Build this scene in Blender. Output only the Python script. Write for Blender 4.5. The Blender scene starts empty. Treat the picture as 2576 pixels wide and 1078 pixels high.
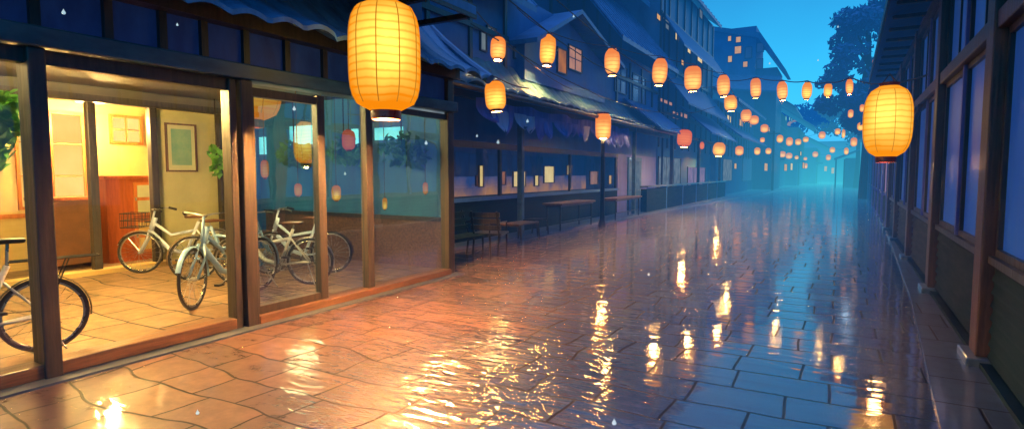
import bpy, bmesh, math, random
from math import sin, cos, pi, sqrt, atan, atan2, exp, radians
from mathutils import Vector, Matrix
random.seed(7)
S = bpy.context.scene
COL = S.collection

# ------------------------------------------------------------------ camera
F = 1445.0; H = 1.65; CX = 1288.0; CY = 539.0
_dx = (2110 - CX) / F; _dy = (CY - 435) / F
PITCH = atan(_dy); YAW = atan2(_dx, cos(PITCH) + _dy * sin(PITCH))
FW = Vector((-sin(YAW) * cos(PITCH), cos(YAW) * cos(PITCH), -sin(PITCH)))
RT = Vector((cos(YAW), sin(YAW), 0))
UP = Vector((-sin(YAW) * sin(PITCH), cos(YAW) * sin(PITCH), cos(PITCH)))
def ray(u, v): return FW + RT * ((u - CX) / F) + UP * ((CY - v) / F)
def at(u, v, d): return Vector((0, 0, H)) + ray(u, v) * d            # survey helper: a point d metres deep
def onx(u, v, X): r = ray(u, v); t = X / r.x; return Vector((X, r.y * t, H + r.z * t))
def ony(u, v, Y): r = ray(u, v); t = Y / r.y; return Vector((r.x * t, Y, H + r.z * t))
def gnd(u, v): r = ray(u, v); t = -H / r.z; return Vector((r.x * t, r.y * t, 0))
cam = bpy.data.cameras.new('camera'); cam.sensor_width = 36; cam.lens = 36 * F / 2576
cam.clip_start = 0.05; cam.clip_end = 2000
co = bpy.data.objects.new('camera', cam); COL.objects.link(co)
co.location = (0, 0, H); co.rotation_euler = (pi / 2 - PITCH, 0, YAW)
S.camera = co

# ------------------------------------------------------------------ materials
MATS = {}
def nt(m):
    m.use_nodes = True; t = m.node_tree; t.nodes.clear(); return t
def N(t, ty, **kw):
    n = t.nodes.new(ty)
    for k, v in kw.items():
        if k in n.inputs: n.inputs[k].default_value = v
        else: setattr(n, k, v)
    return n
def L(t, a, b): t.links.new(a, b)
def math_(t, op, a, b=None, c=None):
    n = t.nodes.new('ShaderNodeMath'); n.operation = op
    for i, x in enumerate((a, b, c)):
        if x is None: continue
        if isinstance(x, (int, float)): n.inputs[i].default_value = x
        else: L(t, x, n.inputs[i])
    return n.outputs[0]
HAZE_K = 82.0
def painted_haze(t, shader, amount=1.0):
    """street mist painted in as blue emission, by how far down the street a point stands"""
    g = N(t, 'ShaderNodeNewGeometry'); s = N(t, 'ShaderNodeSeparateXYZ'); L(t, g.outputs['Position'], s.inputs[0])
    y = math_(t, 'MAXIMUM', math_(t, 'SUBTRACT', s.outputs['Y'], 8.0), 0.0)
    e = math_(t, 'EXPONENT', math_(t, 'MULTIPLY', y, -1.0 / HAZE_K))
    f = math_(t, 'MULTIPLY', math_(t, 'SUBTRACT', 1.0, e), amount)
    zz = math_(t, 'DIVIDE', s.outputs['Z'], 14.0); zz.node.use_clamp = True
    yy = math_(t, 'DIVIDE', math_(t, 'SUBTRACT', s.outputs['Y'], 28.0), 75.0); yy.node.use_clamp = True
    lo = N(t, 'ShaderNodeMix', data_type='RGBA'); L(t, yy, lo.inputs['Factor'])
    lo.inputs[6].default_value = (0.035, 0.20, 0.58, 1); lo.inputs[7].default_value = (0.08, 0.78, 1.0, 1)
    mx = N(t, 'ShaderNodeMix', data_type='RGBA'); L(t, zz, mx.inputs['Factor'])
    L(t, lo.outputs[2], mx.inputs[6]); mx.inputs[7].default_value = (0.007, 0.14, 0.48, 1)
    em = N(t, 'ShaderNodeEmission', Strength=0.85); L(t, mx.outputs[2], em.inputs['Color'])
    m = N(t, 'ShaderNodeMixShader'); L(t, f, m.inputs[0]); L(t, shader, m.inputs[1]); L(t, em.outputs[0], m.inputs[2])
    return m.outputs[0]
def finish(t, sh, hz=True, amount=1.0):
    o = N(t, 'ShaderNodeOutputMaterial'); L(t, painted_haze(t, sh, amount) if hz else sh, o.inputs['Surface'])
def mat(name, c1, c2=None, rough=0.55, scale=3.0, stretch=(1, 1, 1), bump=0.15, metal=0.0, hz=True, spec=0.5, coat=0.0, trans=0.0, em=0.0):
    if name in MATS: return MATS[name]
    m = bpy.data.materials.new(name); t = nt(m)
    c2 = c2 or tuple(x * 0.55 for x in c1)
    tc = N(t, 'ShaderNodeTexCoord'); mp = N(t, 'ShaderNodeMapping'); mp.inputs['Scale'].default_value = stretch
    L(t, tc.outputs['Object'], mp.inputs[0])
    n = N(t, 'ShaderNodeTexNoise', Scale=scale, Detail=6.0, Roughness=0.62); L(t, mp.outputs[0], n.inputs['Vector'])
    r = N(t, 'ShaderNodeValToRGB'); r.color_ramp.elements[0].position = 0.32; r.color_ramp.elements[1].position = 0.68
    r.color_ramp.elements[0].color = (*c2, 1); r.color_ramp.elements[1].color = (*c1, 1); L(t, n.outputs[0], r.inputs[0])
    p = N(t, 'ShaderNodeBsdfPrincipled', Roughness=rough, Metallic=metal)
    p.inputs['Specular IOR Level'].default_value = spec; p.inputs['Coat Weight'].default_value = coat; p.inputs['Coat Roughness'].default_value = 0.12
    L(t, r.outputs[0], p.inputs['Base Color'])
    if em: L(t, r.outputs[0], p.inputs['Emission Color']); p.inputs['Emission Strength'].default_value = em
    rr = math_(t, 'MULTIPLY_ADD', n.outputs[0], 0.35, rough - 0.17); L(t, rr, p.inputs['Roughness'])
    if bump:
        b = N(t, 'ShaderNodeBump', Strength=bump, Distance=0.02); L(t, n.outputs[0], b.inputs['Height']); L(t, b.outputs[0], p.inputs['Normal'])
    sh = p.outputs[0]
    if trans:
        tl = N(t, 'ShaderNodeBsdfTranslucent'); L(t, r.outputs[0], tl.inputs['Color'])
        mx = N(t, 'ShaderNodeMixShader', Fac=trans); L(t, sh, mx.inputs[1]); L(t, tl.outputs[0], mx.inputs[2]); sh = mx.outputs[0]
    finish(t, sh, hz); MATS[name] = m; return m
def glow(name, c1, c2, strength, scale=2.0, hz=True, stretch=(1, 1, 1)):
    """a lit pane or paper: emission with soft uneven brightness"""
    if name in MATS: return MATS[name]
    m = bpy.data.materials.new(name); t = nt(m)
    tc = N(t, 'ShaderNodeTexCoord'); mp = N(t, 'ShaderNodeMapping'); mp.inputs['Scale'].default_value = stretch
    L(t, tc.outputs['Object'], mp.inputs[0])
    n = N(t, 'ShaderNodeTexNoise', Scale=scale, Detail=3.0); L(t, mp.outputs[0], n.inputs['Vector'])
    r = N(t, 'ShaderNodeValToRGB'); r.color_ramp.elements[0].position = 0.35; r.color_ramp.elements[1].position = 0.66
    r.color_ramp.elements[0].color = (*c2, 1); r.color_ramp.elements[1].color = (*c1, 1); L(t, n.outputs[0], r.inputs[0])
    e = N(t, 'ShaderNodeEmission', Strength=strength); L(t, r.outputs[0], e.inputs['Color'])
    finish(t, e.outputs[0], hz, 0.8); MATS[name] = m; return m
def paper(name, core, edge, strength, rib=42.0, hz=True, hot=0.0, zc=0.5):
    """lantern paper lit from inside: hoop lines, brighter through the middle, thicker looking at the rim"""
    if name in MATS: return MATS[name]
    m = bpy.data.materials.new(name); t = nt(m)
    tc = N(t, 'ShaderNodeTexCoord'); s = N(t, 'ShaderNodeSeparateXYZ'); L(t, tc.outputs['Generated'], s.inputs[0])
    n = N(t, 'ShaderNodeTexNoise', Scale=2.2, Detail=4.0); L(t, tc.outputs['Generated'], n.inputs['Vector'])
    z = math_(t, 'MULTIPLY_ADD', n.outputs[0], 0.05, s.outputs['Z'])
    w = math_(t, 'SINE', math_(t, 'MULTIPLY', z, rib * 2.0))
    w = math_(t, 'POWER', math_(t, 'MULTIPLY_ADD', w, 0.5, 0.5), 5.0)
    lw = N(t, 'ShaderNodeLayerWeight', Blend=0.5)
    fc = math_(t, 'SUBTRACT', 1.0, lw.outputs['Facing'])
    zz = math_(t, 'ABSOLUTE', math_(t, 'SUBTRACT', s.outputs['Z'], zc))
    zf = math_(t, 'SUBTRACT', 1.0, math_(t, 'POWER', math_(t, 'MULTIPLY', zz, 1.75), 2.0))
    a = math_(t, 'MULTIPLY', math_(t, 'POWER', fc, 0.9), math_(t, 'MAXIMUM', zf, 0.0))
    a = math_(t, 'ADD', a, math_(t, 'MULTIPLY_ADD', n.outputs[0], 0.5, -0.25))
    a = math_(t, 'SUBTRACT', a, math_(t, 'MULTIPLY', w, 0.28)); a.node.use_clamp = True
    r = N(t, 'ShaderNodeValToRGB'); r.color_ramp.elements[0].position = 0.02; r.color_ramp.elements[1].position = 0.9
    r.color_ramp.elements[0].color = (*edge, 1); r.color_ramp.elements[1].color = (*core, 1); L(t, a, r.inputs[0])
    e = N(t, 'ShaderNodeEmission'); L(t, r.outputs[0], e.inputs['Color'])
    L(t, math_(t, 'MULTIPLY_ADD', math_(t, 'POWER', a, 3.0), hot, strength), e.inputs['Strength'])
    finish(t, e.outputs[0], hz, 0.75); MATS[name] = m; return m
def glass(name, fac, tint, rough=0.02, hz=False):
    if name in MATS: return MATS[name]
    m = bpy.data.materials.new(name); t = nt(m)
    tr = N(t, 'ShaderNodeBsdfTransparent', Color=(*tint, 1)); gl = N(t, 'ShaderNodeBsdfGlossy', Roughness=rough); gl.inputs['Color'].default_value = (0.9, 0.95, 1, 1)
    tc = N(t, 'ShaderNodeTexCoord'); n = N(t, 'ShaderNodeTexNoise', Scale=1.3, Detail=2.0); L(t, tc.outputs['Object'], n.inputs['Vector'])
    b = N(t, 'ShaderNodeBump', Strength=0.06, Distance=0.05); L(t, n.outputs[0], b.inputs['Height']); L(t, b.outputs[0], gl.inputs['Normal'])
    mx = N(t, 'ShaderNodeMixShader', Fac=fac); L(t, tr.outputs[0], mx.inputs[1]); L(t, gl.outputs[0], mx.inputs[2])
    finish(t, mx.outputs[0], hz); MATS[name] = m; return m

def street_material(name, warpL, warpR, c1, c2, bw, rh, mort, wet=1.0, ripple=0.5, rain=False, dusk_tint=None):
    m = bpy.data.materials.new(name); t = nt(m)
    tc = N(t, 'ShaderNodeTexCoord'); P = tc.outputs['Object']
    s = N(t, 'ShaderNodeSeparateXYZ'); L(t, P, s.inputs[0])
    amp = N(t, 'ShaderNodeMapRange'); amp.inputs['From Min'].default_value = -4.5; amp.inputs['From Max'].default_value = 0.0
    amp.inputs['To Min'].default_value = warpL; amp.inputs['To Max'].default_value = warpR; L(t, s.outputs['X'], amp.inputs['Value'])
    wn = N(t, 'ShaderNodeTexNoise', Scale=0.75, Detail=2.5, Roughness=0.5); L(t, P, wn.inputs['Vector'])
    c = N(t, 'ShaderNodeVectorMath', operation='SUBTRACT'); L(t, wn.outputs['Color'], c.inputs[0]); c.inputs[1].default_value = (0.5, 0.5, 0.5)
    sc = N(t, 'ShaderNodeVectorMath', operation='SCALE'); L(t, c.outputs[0], sc.inputs[0]); L(t, amp.outputs[0], sc.inputs['Scale'])
    ad = N(t, 'ShaderNodeVectorMath', operation='ADD'); L(t, P, ad.inputs[0]); L(t, sc.outputs[0], ad.inputs[1])
    br = N(t, 'ShaderNodeTexBrick', Scale=1.0); br.inputs['Mortar Size'].default_value = mort; br.inputs['Mortar Smooth'].default_value = 0.35
    br.inputs['Brick Width'].default_value = bw; br.inputs['Row Height'].default_value = rh
    br.inputs['Color1'].default_value = (*c1, 1); br.inputs['Color2'].default_value = (*c2, 1); br.inputs['Mortar'].default_value = (0.004, 0.004, 0.006, 1)
    br.offset = 0.42; br.squash = 0.75; br.squash_frequency = 3
    L(t, ad.outputs[0], br.inputs['Vector'])
    n1 = N(t, 'ShaderNodeTexNoise', Scale=1.1, Detail=5.0, Roughness=0.6); L(t, P, n1.inputs['Vector'])
    n2 = N(t, 'ShaderNodeTexNoise', Scale=6.0, Detail=7.0, Roughness=0.65); L(t, P, n2.inputs['Vector'])
    mp = N(t, 'ShaderNodeMapping'); mp.inputs['Rotation'].default_value = (0, 0, -0.12); mp.inputs['Scale'].default_value = (0.42, 1.3, 1); L(t, P, mp.inputs[0])
    n3 = N(t, 'ShaderNodeTexNoise', Scale=4.2, Detail=1.5, Roughness=0.4); n3.inputs['Distortion'].default_value = 0.6; L(t, mp.outputs[0], n3.inputs['Vector'])
    mul = N(t, 'ShaderNodeMix', data_type='RGBA', blend_type='MULTIPLY'); mul.inputs['Factor'].default_value = 0.75
    rm = N(t, 'ShaderNodeValToRGB'); rm.color_ramp.elements[0].color = (0.45, 0.45, 0.5, 1); rm.color_ramp.elements[1].color = (1.3, 1.25, 1.2, 1)
    rm.color_ramp.elements[0].position = 0.3; rm.color_ramp.elements[1].position = 0.7
    L(t, n2.outputs[0], rm.inputs[0]); L(t, br.outputs['Color'], mul.inputs[6]); L(t, rm.outputs[0], mul.inputs[7])
    if dusk_tint:
        br2 = N(t, 'ShaderNodeMix', data_type='RGBA', blend_type='MULTIPLY'); br2.inputs[7].default_value = (*dusk_tint, 1)  # blue dusk tone painted into stones right of and beyond the lantern
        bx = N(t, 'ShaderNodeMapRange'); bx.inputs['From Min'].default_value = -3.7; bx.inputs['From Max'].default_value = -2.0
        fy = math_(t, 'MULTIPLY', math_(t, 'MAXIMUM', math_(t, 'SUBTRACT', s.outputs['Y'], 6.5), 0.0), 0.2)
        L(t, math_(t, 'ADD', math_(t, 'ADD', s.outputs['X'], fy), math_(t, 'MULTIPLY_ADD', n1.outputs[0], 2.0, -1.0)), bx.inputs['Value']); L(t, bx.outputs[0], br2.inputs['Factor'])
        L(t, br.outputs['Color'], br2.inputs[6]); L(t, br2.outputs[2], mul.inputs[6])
    n4 = N(t, 'ShaderNodeTexNoise', Scale=11.0, Detail=1.0, Roughness=0.4); n4.inputs['Distortion'].default_value = 0.8; L(t, mp.outputs[0], n4.inputs['Vector'])
    hgt = math_(t, 'SUBTRACT', math_(t, 'MULTIPLY', n2.outputs[0], 0.25), math_(t, 'MULTIPLY', br.outputs['Fac'], 1.0))
    b1 = N(t, 'ShaderNodeBump', Strength=0.7, Distance=0.02); L(t, hgt, b1.inputs['Height'])
    patch = N(t, 'ShaderNodeMapRange'); patch.inputs['From Min'].default_value = 0.42; patch.inputs['From Max'].default_value = 0.68; L(t, n1.outputs[0], patch.inputs['Value'])
    b2 = N(t, 'ShaderNodeBump', Strength=1.0, Distance=ripple)
    dm = N(t, 'ShaderNodeMapping'); dm.inputs['Rotation'].default_value = (0, 0, -0.64); dm.inputs['Scale'].default_value = (1.0, 1.0, 1.0); L(t, P, dm.inputs[0])
    dr = Matrix.Rotation(-0.64, 3, 'Z') @ Vector((-3.1, 4.2, 0)); ds = N(t, 'ShaderNodeVectorMath', operation='MULTIPLY'); L(t, dm.outputs[0], ds.inputs[0]); ds.inputs[1].default_value = (1.35, 0.6, 0)
    dv = N(t, 'ShaderNodeVectorMath', operation='DISTANCE'); L(t, ds.outputs[0], dv.inputs[0]); dv.inputs[1].default_value = (dr.x * 1.35, dr.y * 0.6, 0)
    near = math_(t, 'EXPONENT', math_(t, 'MULTIPLY', math_(t, 'POWER', dv.outputs['Value'], 2.0), -0.75))
    hh = math_(t, 'ADD', n3.outputs[0], math_(t, 'MULTIPLY', n4.outputs[0], math_(t, 'MULTIPLY_ADD', patch.outputs[0], 0.16, 0.04)))
    calm = N(t, 'ShaderNodeMapRange'); calm.inputs['From Min'].default_value = 0.36; calm.inputs['From Max'].default_value = 0.62
    calm.inputs['To Min'].default_value = 0.10; calm.inputs['To Max'].default_value = 0.32
    n5 = N(t, 'ShaderNodeTexNoise', Scale=0.45, Detail=2.0); L(t, P, n5.inputs['Vector']); L(t, n5.outputs[0], calm.inputs['Value'])
    hh = math_(t, 'MULTIPLY', hh, calm.outputs[0])
    if rain: hh = math_(t, 'MULTIPLY_ADD', near, math_(t, 'ADD', math_(t, 'MULTIPLY', n3.outputs[0], 2.2), math_(t, 'MULTIPLY', n4.outputs[0], 1.7)), hh)
    L(t, math_(t, 'SUBTRACT', hh, math_(t, 'MULTIPLY', br.outputs['Fac'], 0.5)), b2.inputs['Height'])
    p = N(t, 'ShaderNodeBsdfPrincipled', Roughness=0.5); p.inputs['IOR'].default_value = 1.6; L(t, mul.outputs[2], p.inputs['Base Color']); L(t, b1.outputs[0], p.inputs['Normal'])
    dry = math_(t, 'MULTIPLY_ADD', br.outputs['Fac'], -0.7, 1.0); L(t, math_(t, 'MULTIPLY', dry, wet), p.inputs['Coat Weight']); L(t, math_(t, 'MULTIPLY', dry, 0.5), p.inputs['Specular IOR Level']); p.inputs['Coat IOR'].default_value = 3.2
    cr = N(t, 'ShaderNodeMapRange'); cr.inputs['From Min'].default_value = 0.38; cr.inputs['From Max'].default_value = 0.62
    cr.inputs['To Min'].default_value = 0.04; cr.inputs['To Max'].default_value = 0.12; L(t, n1.outputs[0], cr.inputs['Value'])
    L(t, math_(t, 'MULTIPLY_ADD', near, 0.10 if rain else 0.0, cr.outputs[0]), p.inputs['Coat Roughness']); L(t, b2.outputs[0], p.inputs['Coat Normal'])
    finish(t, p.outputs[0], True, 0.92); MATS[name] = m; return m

M = dict(
    dark_wood=mat('dark_wood', (0.055, 0.045, 0.04), (0.02, 0.022, 0.026), 0.42, 4, (6, 6, 0.6), 0.3),
    brown_wood=mat('brown_wood', (0.17, 0.085, 0.05), (0.06, 0.035, 0.03), 0.45, 4, (7, 7, 0.5), 0.35),
    post_wood=mat('post_wood', (0.11, 0.055, 0.04), (0.035, 0.022, 0.024), 0.45, 4, (7, 7, 0.5), 0.35),
    red_wood=mat('red_wood', (0.42, 0.10, 0.03), (0.28, 0.065, 0.02), 0.4, 4, (5, 5, 0.6), 0.15, hz=False),
    sill_wood=mat('sill_wood', (0.2, 0.10, 0.05), (0.08, 0.045, 0.03), 0.35, 4, (6, 0.6, 6), 0.3, coat=0.4),
    beam=mat('beam', (0.05, 0.13, 0.17), (0.025, 0.06, 0.085), 0.35, 2.2, (3, 1, 3), 0.25),
    navy=mat('navy_panel', (0.02, 0.06, 0.22), (0.012, 0.03, 0.13), 0.5, 2.5, (2, 2, 0.7), 0.1, spec=0.3, em=0.12),  # faint blue glow painted into the panels
    slate=mat('slate_tile', (0.07, 0.21, 0.36), (0.035, 0.11, 0.2), 0.38, 3.0, (1, 3, 1), 0.3),
    slate_green=mat('green_slate_tile', (0.09, 0.216, 0.234), (0.04, 0.099, 0.126), 0.4, 3.0, (1, 2, 1), 0.3),
    roof_blue=mat('roof_blue', (0.05, 0.18, 0.36), (0.025, 0.09, 0.2), 0.45, 2.0, (1, 3, 1), 0.3),
    wall_blue=mat('wall_blue', (0.06, 0.17, 0.38), (0.035, 0.1, 0.24), 0.6, 1.5, (1, 1, 0.5), 0.15),
    wall_teal=mat('wall_teal', (0.04, 0.17, 0.3), (0.025, 0.1, 0.18), 0.55, 1.5, (1, 1, 0.4), 0.15),
    wall_violet=mat('wall_violet', (0.15, 0.17, 0.45), (0.08, 0.1, 0.28), 0.55, 1.6, (1, 1, 0.35), 0.15),
    wall_dim=mat('wall_dim', (0.025, 0.085, 0.19), (0.015, 0.05, 0.11), 0.6, 1.5, (1, 1, 0.5), 0.15),
    green_board=mat('green_board', (0.005, 0.024, 0.034), (0.002, 0.011, 0.018), 0.55, 3, (1, 0.5, 4), 0.25, spec=0.1),
    plaster=mat('plaster', (0.68, 0.5, 0.2), (0.5, 0.35, 0.13), 0.7, 1.2, (1, 1, 1), 0.1, hz=False),
    plaster_green=mat('plaster_green', (0.5, 0.48, 0.26), (0.34, 0.34, 0.2), 0.7, 1.0, (1, 1, 1), 0.1, hz=False),
    ceiling=mat('ceiling_board', (0.10, 0.10, 0.09), (0.06, 0.06, 0.06), 0.6, 2, (4, 0.5, 1), 0.15, hz=False),
    glow_wall=mat('glow_interior', (0.03, 0.18, 0.28), (0.02, 0.08, 0.17), 0.6, 1.2, (1, 1, 0.5), 0.1, hz=False, em=0.35),  # teal glow painted into the wall itself; no lamp behind it
    orange_wood=mat('orange_wood', (0.6, 0.2, 0.05), (0.42, 0.13, 0.035), 0.4, 4, (5, 5, 0.6), 0.15, hz=False),
    rust=mat('rusty_brown', (0.16, 0.07, 0.03), (0.09, 0.04, 0.02), 0.6, 3, hz=False),
    rubber=mat('rubber', (0.018, 0.018, 0.02), None, 0.55, 8, bump=0.1, hz=False),
    steel=mat('steel', (0.42, 0.42, 0.42), (0.3, 0.3, 0.3), 0.28, 8, metal=0.9, bump=0.0, hz=False),
    iron=mat('iron', (0.03, 0.035, 0.04), None, 0.4, 8, metal=0.3, bump=0.1),
    white_paint=mat('white_paint', (0.78, 0.78, 0.8), (0.66, 0.66, 0.7), 0.3, 2, bump=0.02, hz=False, coat=0.5),
    teal_paint=mat('teal_paint', (0.22, 0.38, 0.62), (0.16, 0.3, 0.5), 0.3, 2, bump=0.02, hz=False, coat=0.5),
    paleblue_paint=mat('pale_blue_paint', (0.55, 0.66, 0.84), (0.45, 0.55, 0.72), 0.3, 2, bump=0.02, hz=False, coat=0.5),
    cream_paint=mat('cream_paint', (0.66, 0.64, 0.62), (0.54, 0.52, 0.5), 0.3, 2, bump=0.02, hz=False, coat=0.5),
    leather=mat('brown_leather', (0.16, 0.06, 0.03), (0.09, 0.035, 0.02), 0.4, 10, bump=0.15, hz=False),
    black=mat('black_vinyl', (0.02, 0.02, 0.024), None, 0.38, 10, bump=0.1, hz=False),
    leaf=mat('leaf_green', (0.22, 0.55, 0.10), (0.07, 0.26, 0.06), 0.5, 5, bump=0.0, hz=False, trans=0.35),
    leaf_dark=mat('leaf_dark', (0.08, 0.34, 0.2), (0.03, 0.16, 0.12), 0.55, 5, bump=0.0, trans=0.2),
    leaf_blue=mat('leaf_dusk', (0.02, 0.17, 0.36), (0.01, 0.09, 0.22), 0.7, 0.8, bump=0.0),
    bark=mat('bark', (0.05, 0.04, 0.04), None, 0.8, 5, (3, 3, 0.5), 0.5),
    cloth=mat('violet_cloth', (0.16, 0.2, 0.62), (0.07, 0.1, 0.36), 0.7, 3, (1, 2, 0.4), 0.2),
    cloth_grey=mat('grey_blue_cloth', (0.45, 0.55, 0.75), (0.28, 0.34, 0.52), 0.7, 3, (1, 2, 0.4), 0.2),
    awning=mat('blue_awning', (0.032, 0.16, 0.4), (0.019, 0.08, 0.224), 0.4, 2, (1, 3, 1), 0.2),
    kerb=mat('kerb_stone', (0.10, 0.13, 0.15), (0.05, 0.075, 0.09), 0.35, 3, bump=0.25, coat=0.7),
    lacquer=mat('red_lacquer', (0.20, 0.035, 0.015), (0.11, 0.02, 0.012), 0.3, 4, bump=0.05),
    rope=mat('rope', (0.10, 0.065, 0.045), None, 0.7, 20, bump=0.1),
    rib=glow('rib_line', (0.75, 0.28, 0.02), (0.6, 0.2, 0.015), 0.85),
    dim_pane=mat('dim_pane', (0.05, 0.09, 0.20), (0.025, 0.045, 0.12), 0.2, 1.0, (1, 1, 0.4), 0.03, spec=0.5, em=0.3),
    blue_pane=mat('blue_pane', (0.014, 0.07, 0.27), (0.011, 0.05, 0.2), 0.4, 0.9, (2, 2, 0.4), 0.04, spec=0.14, em=0.55),  # blue dusk glow painted into the panes as emission
    lit_amber=glow('lit_amber', (1.0, 0.55, 0.16), (0.8, 0.36, 0.09), 0.95),
    lit_cream=glow('lit_cream', (0.95, 0.70, 0.30), (0.8, 0.54, 0.2), 1.2),
    lit_peach=glow('lit_peach', (0.75, 0.36, 0.24), (0.5, 0.24, 0.2), 0.7),
    lit_grey=glow('lit_grey', (0.24, 0.30, 0.33), (0.12, 0.17, 0.22), 0.7),
    lit_pink=glow('lit_pink', (0.40, 0.26, 0.38), (0.22, 0.18, 0.32), 0.75),
    lit_orange=glow('lit_orange', (0.75, 0.26, 0.08), (0.35, 0.14, 0.08), 0.6),
    lit_teal=glow('lit_teal', (0.30, 0.85, 0.68), (0.12, 0.5, 0.45), 2.4),
    lit_cyan=glow('lit_cyan', (0.35, 0.9, 0.85), (0.2, 0.7, 0.75), 1.0),
    shoji=glow('shoji_paper', (1.0, 0.70, 0.22), (0.95, 0.58, 0.15), 1.25, 1.5, False),
    shoji_bright=glow('bright_shoji_paper', (1.0, 0.78, 0.25), (1.0, 0.66, 0.16), 1.25, 1.5, False),
    bulb=glow('bulb_glow', (1.0, 0.52, 0.14), (1.0, 0.48, 0.12), 1300, 1.0),
    lamp_white=glow('lamp_white', (1.0, 0.8, 0.42), (1.0, 0.7, 0.3), 3.5, 1.5, False),
    picture=mat('picture_print', (0.30, 0.42, 0.30), (0.10, 0.28, 0.26), 0.5, 1.6, bump=0.02, hz=False),
    mount=mat('picture_mount', (0.5, 0.52, 0.36), (0.42, 0.44, 0.3), 0.6, 2, bump=0.02, hz=False),
    pane_clear=glass('clear_pane', 0.07, (0.97, 0.95, 0.88)),
    pane_mirror=glass('dusky_pane', 0.46, (0.66, 0.84, 0.95)),
    pane_side=glass('side_pane', 0.16, (0.75, 0.8, 0.78)),
    paper_big=paper('paper_big', (1.0, 0.74, 0.10), (1.0, 0.27, 0.004), 0.98, 46, False, 0.9, 0.62),
    paper_right=paper('paper_right', (1.0, 0.70, 0.11), (1.0, 0.30, 0.008), 0.98, 40, False, 0.7, 0.62),
    paper_amber=paper('paper_amber', (1.0, 0.53, 0.085), (1.0, 0.29, 0.022), 1.0, 26, True, 1.1, 0.28),
    paper_peach=paper('paper_peach', (1.0, 0.46, 0.10), (0.98, 0.25, 0.04), 1.0, 20, True, 0.9, 0.28),
    paper_red=paper('paper_red', (0.95, 0.22, 0.07), (0.8, 0.13, 0.05), 0.95, 20, True, 0.1, 0.4),
    paper_orange=paper('paper_orange', (1.0, 0.42, 0.10), (0.85, 0.2, 0.04), 0.95, 20, False, 0.1, 0.4),
)
mw = bpy.data.materials.new('glint_drop'); t = nt(mw)
_g = N(t, 'ShaderNodeBsdfGlass', Roughness=0.0, IOR=1.33); _e = N(t, 'ShaderNodeEmission', Strength=0.9); _e.inputs['Color'].default_value = (0.55, 0.85, 1, 1)  # pale cyan glint of the drops painted in as emission
_m = N(t, 'ShaderNodeMixShader', Fac=0.55); L(t, _g.outputs[0], _m.inputs[1]); L(t, _e.outputs[0], _m.inputs[2]); finish(t, _m.outputs[0], False); M['drop'] = mw

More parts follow.
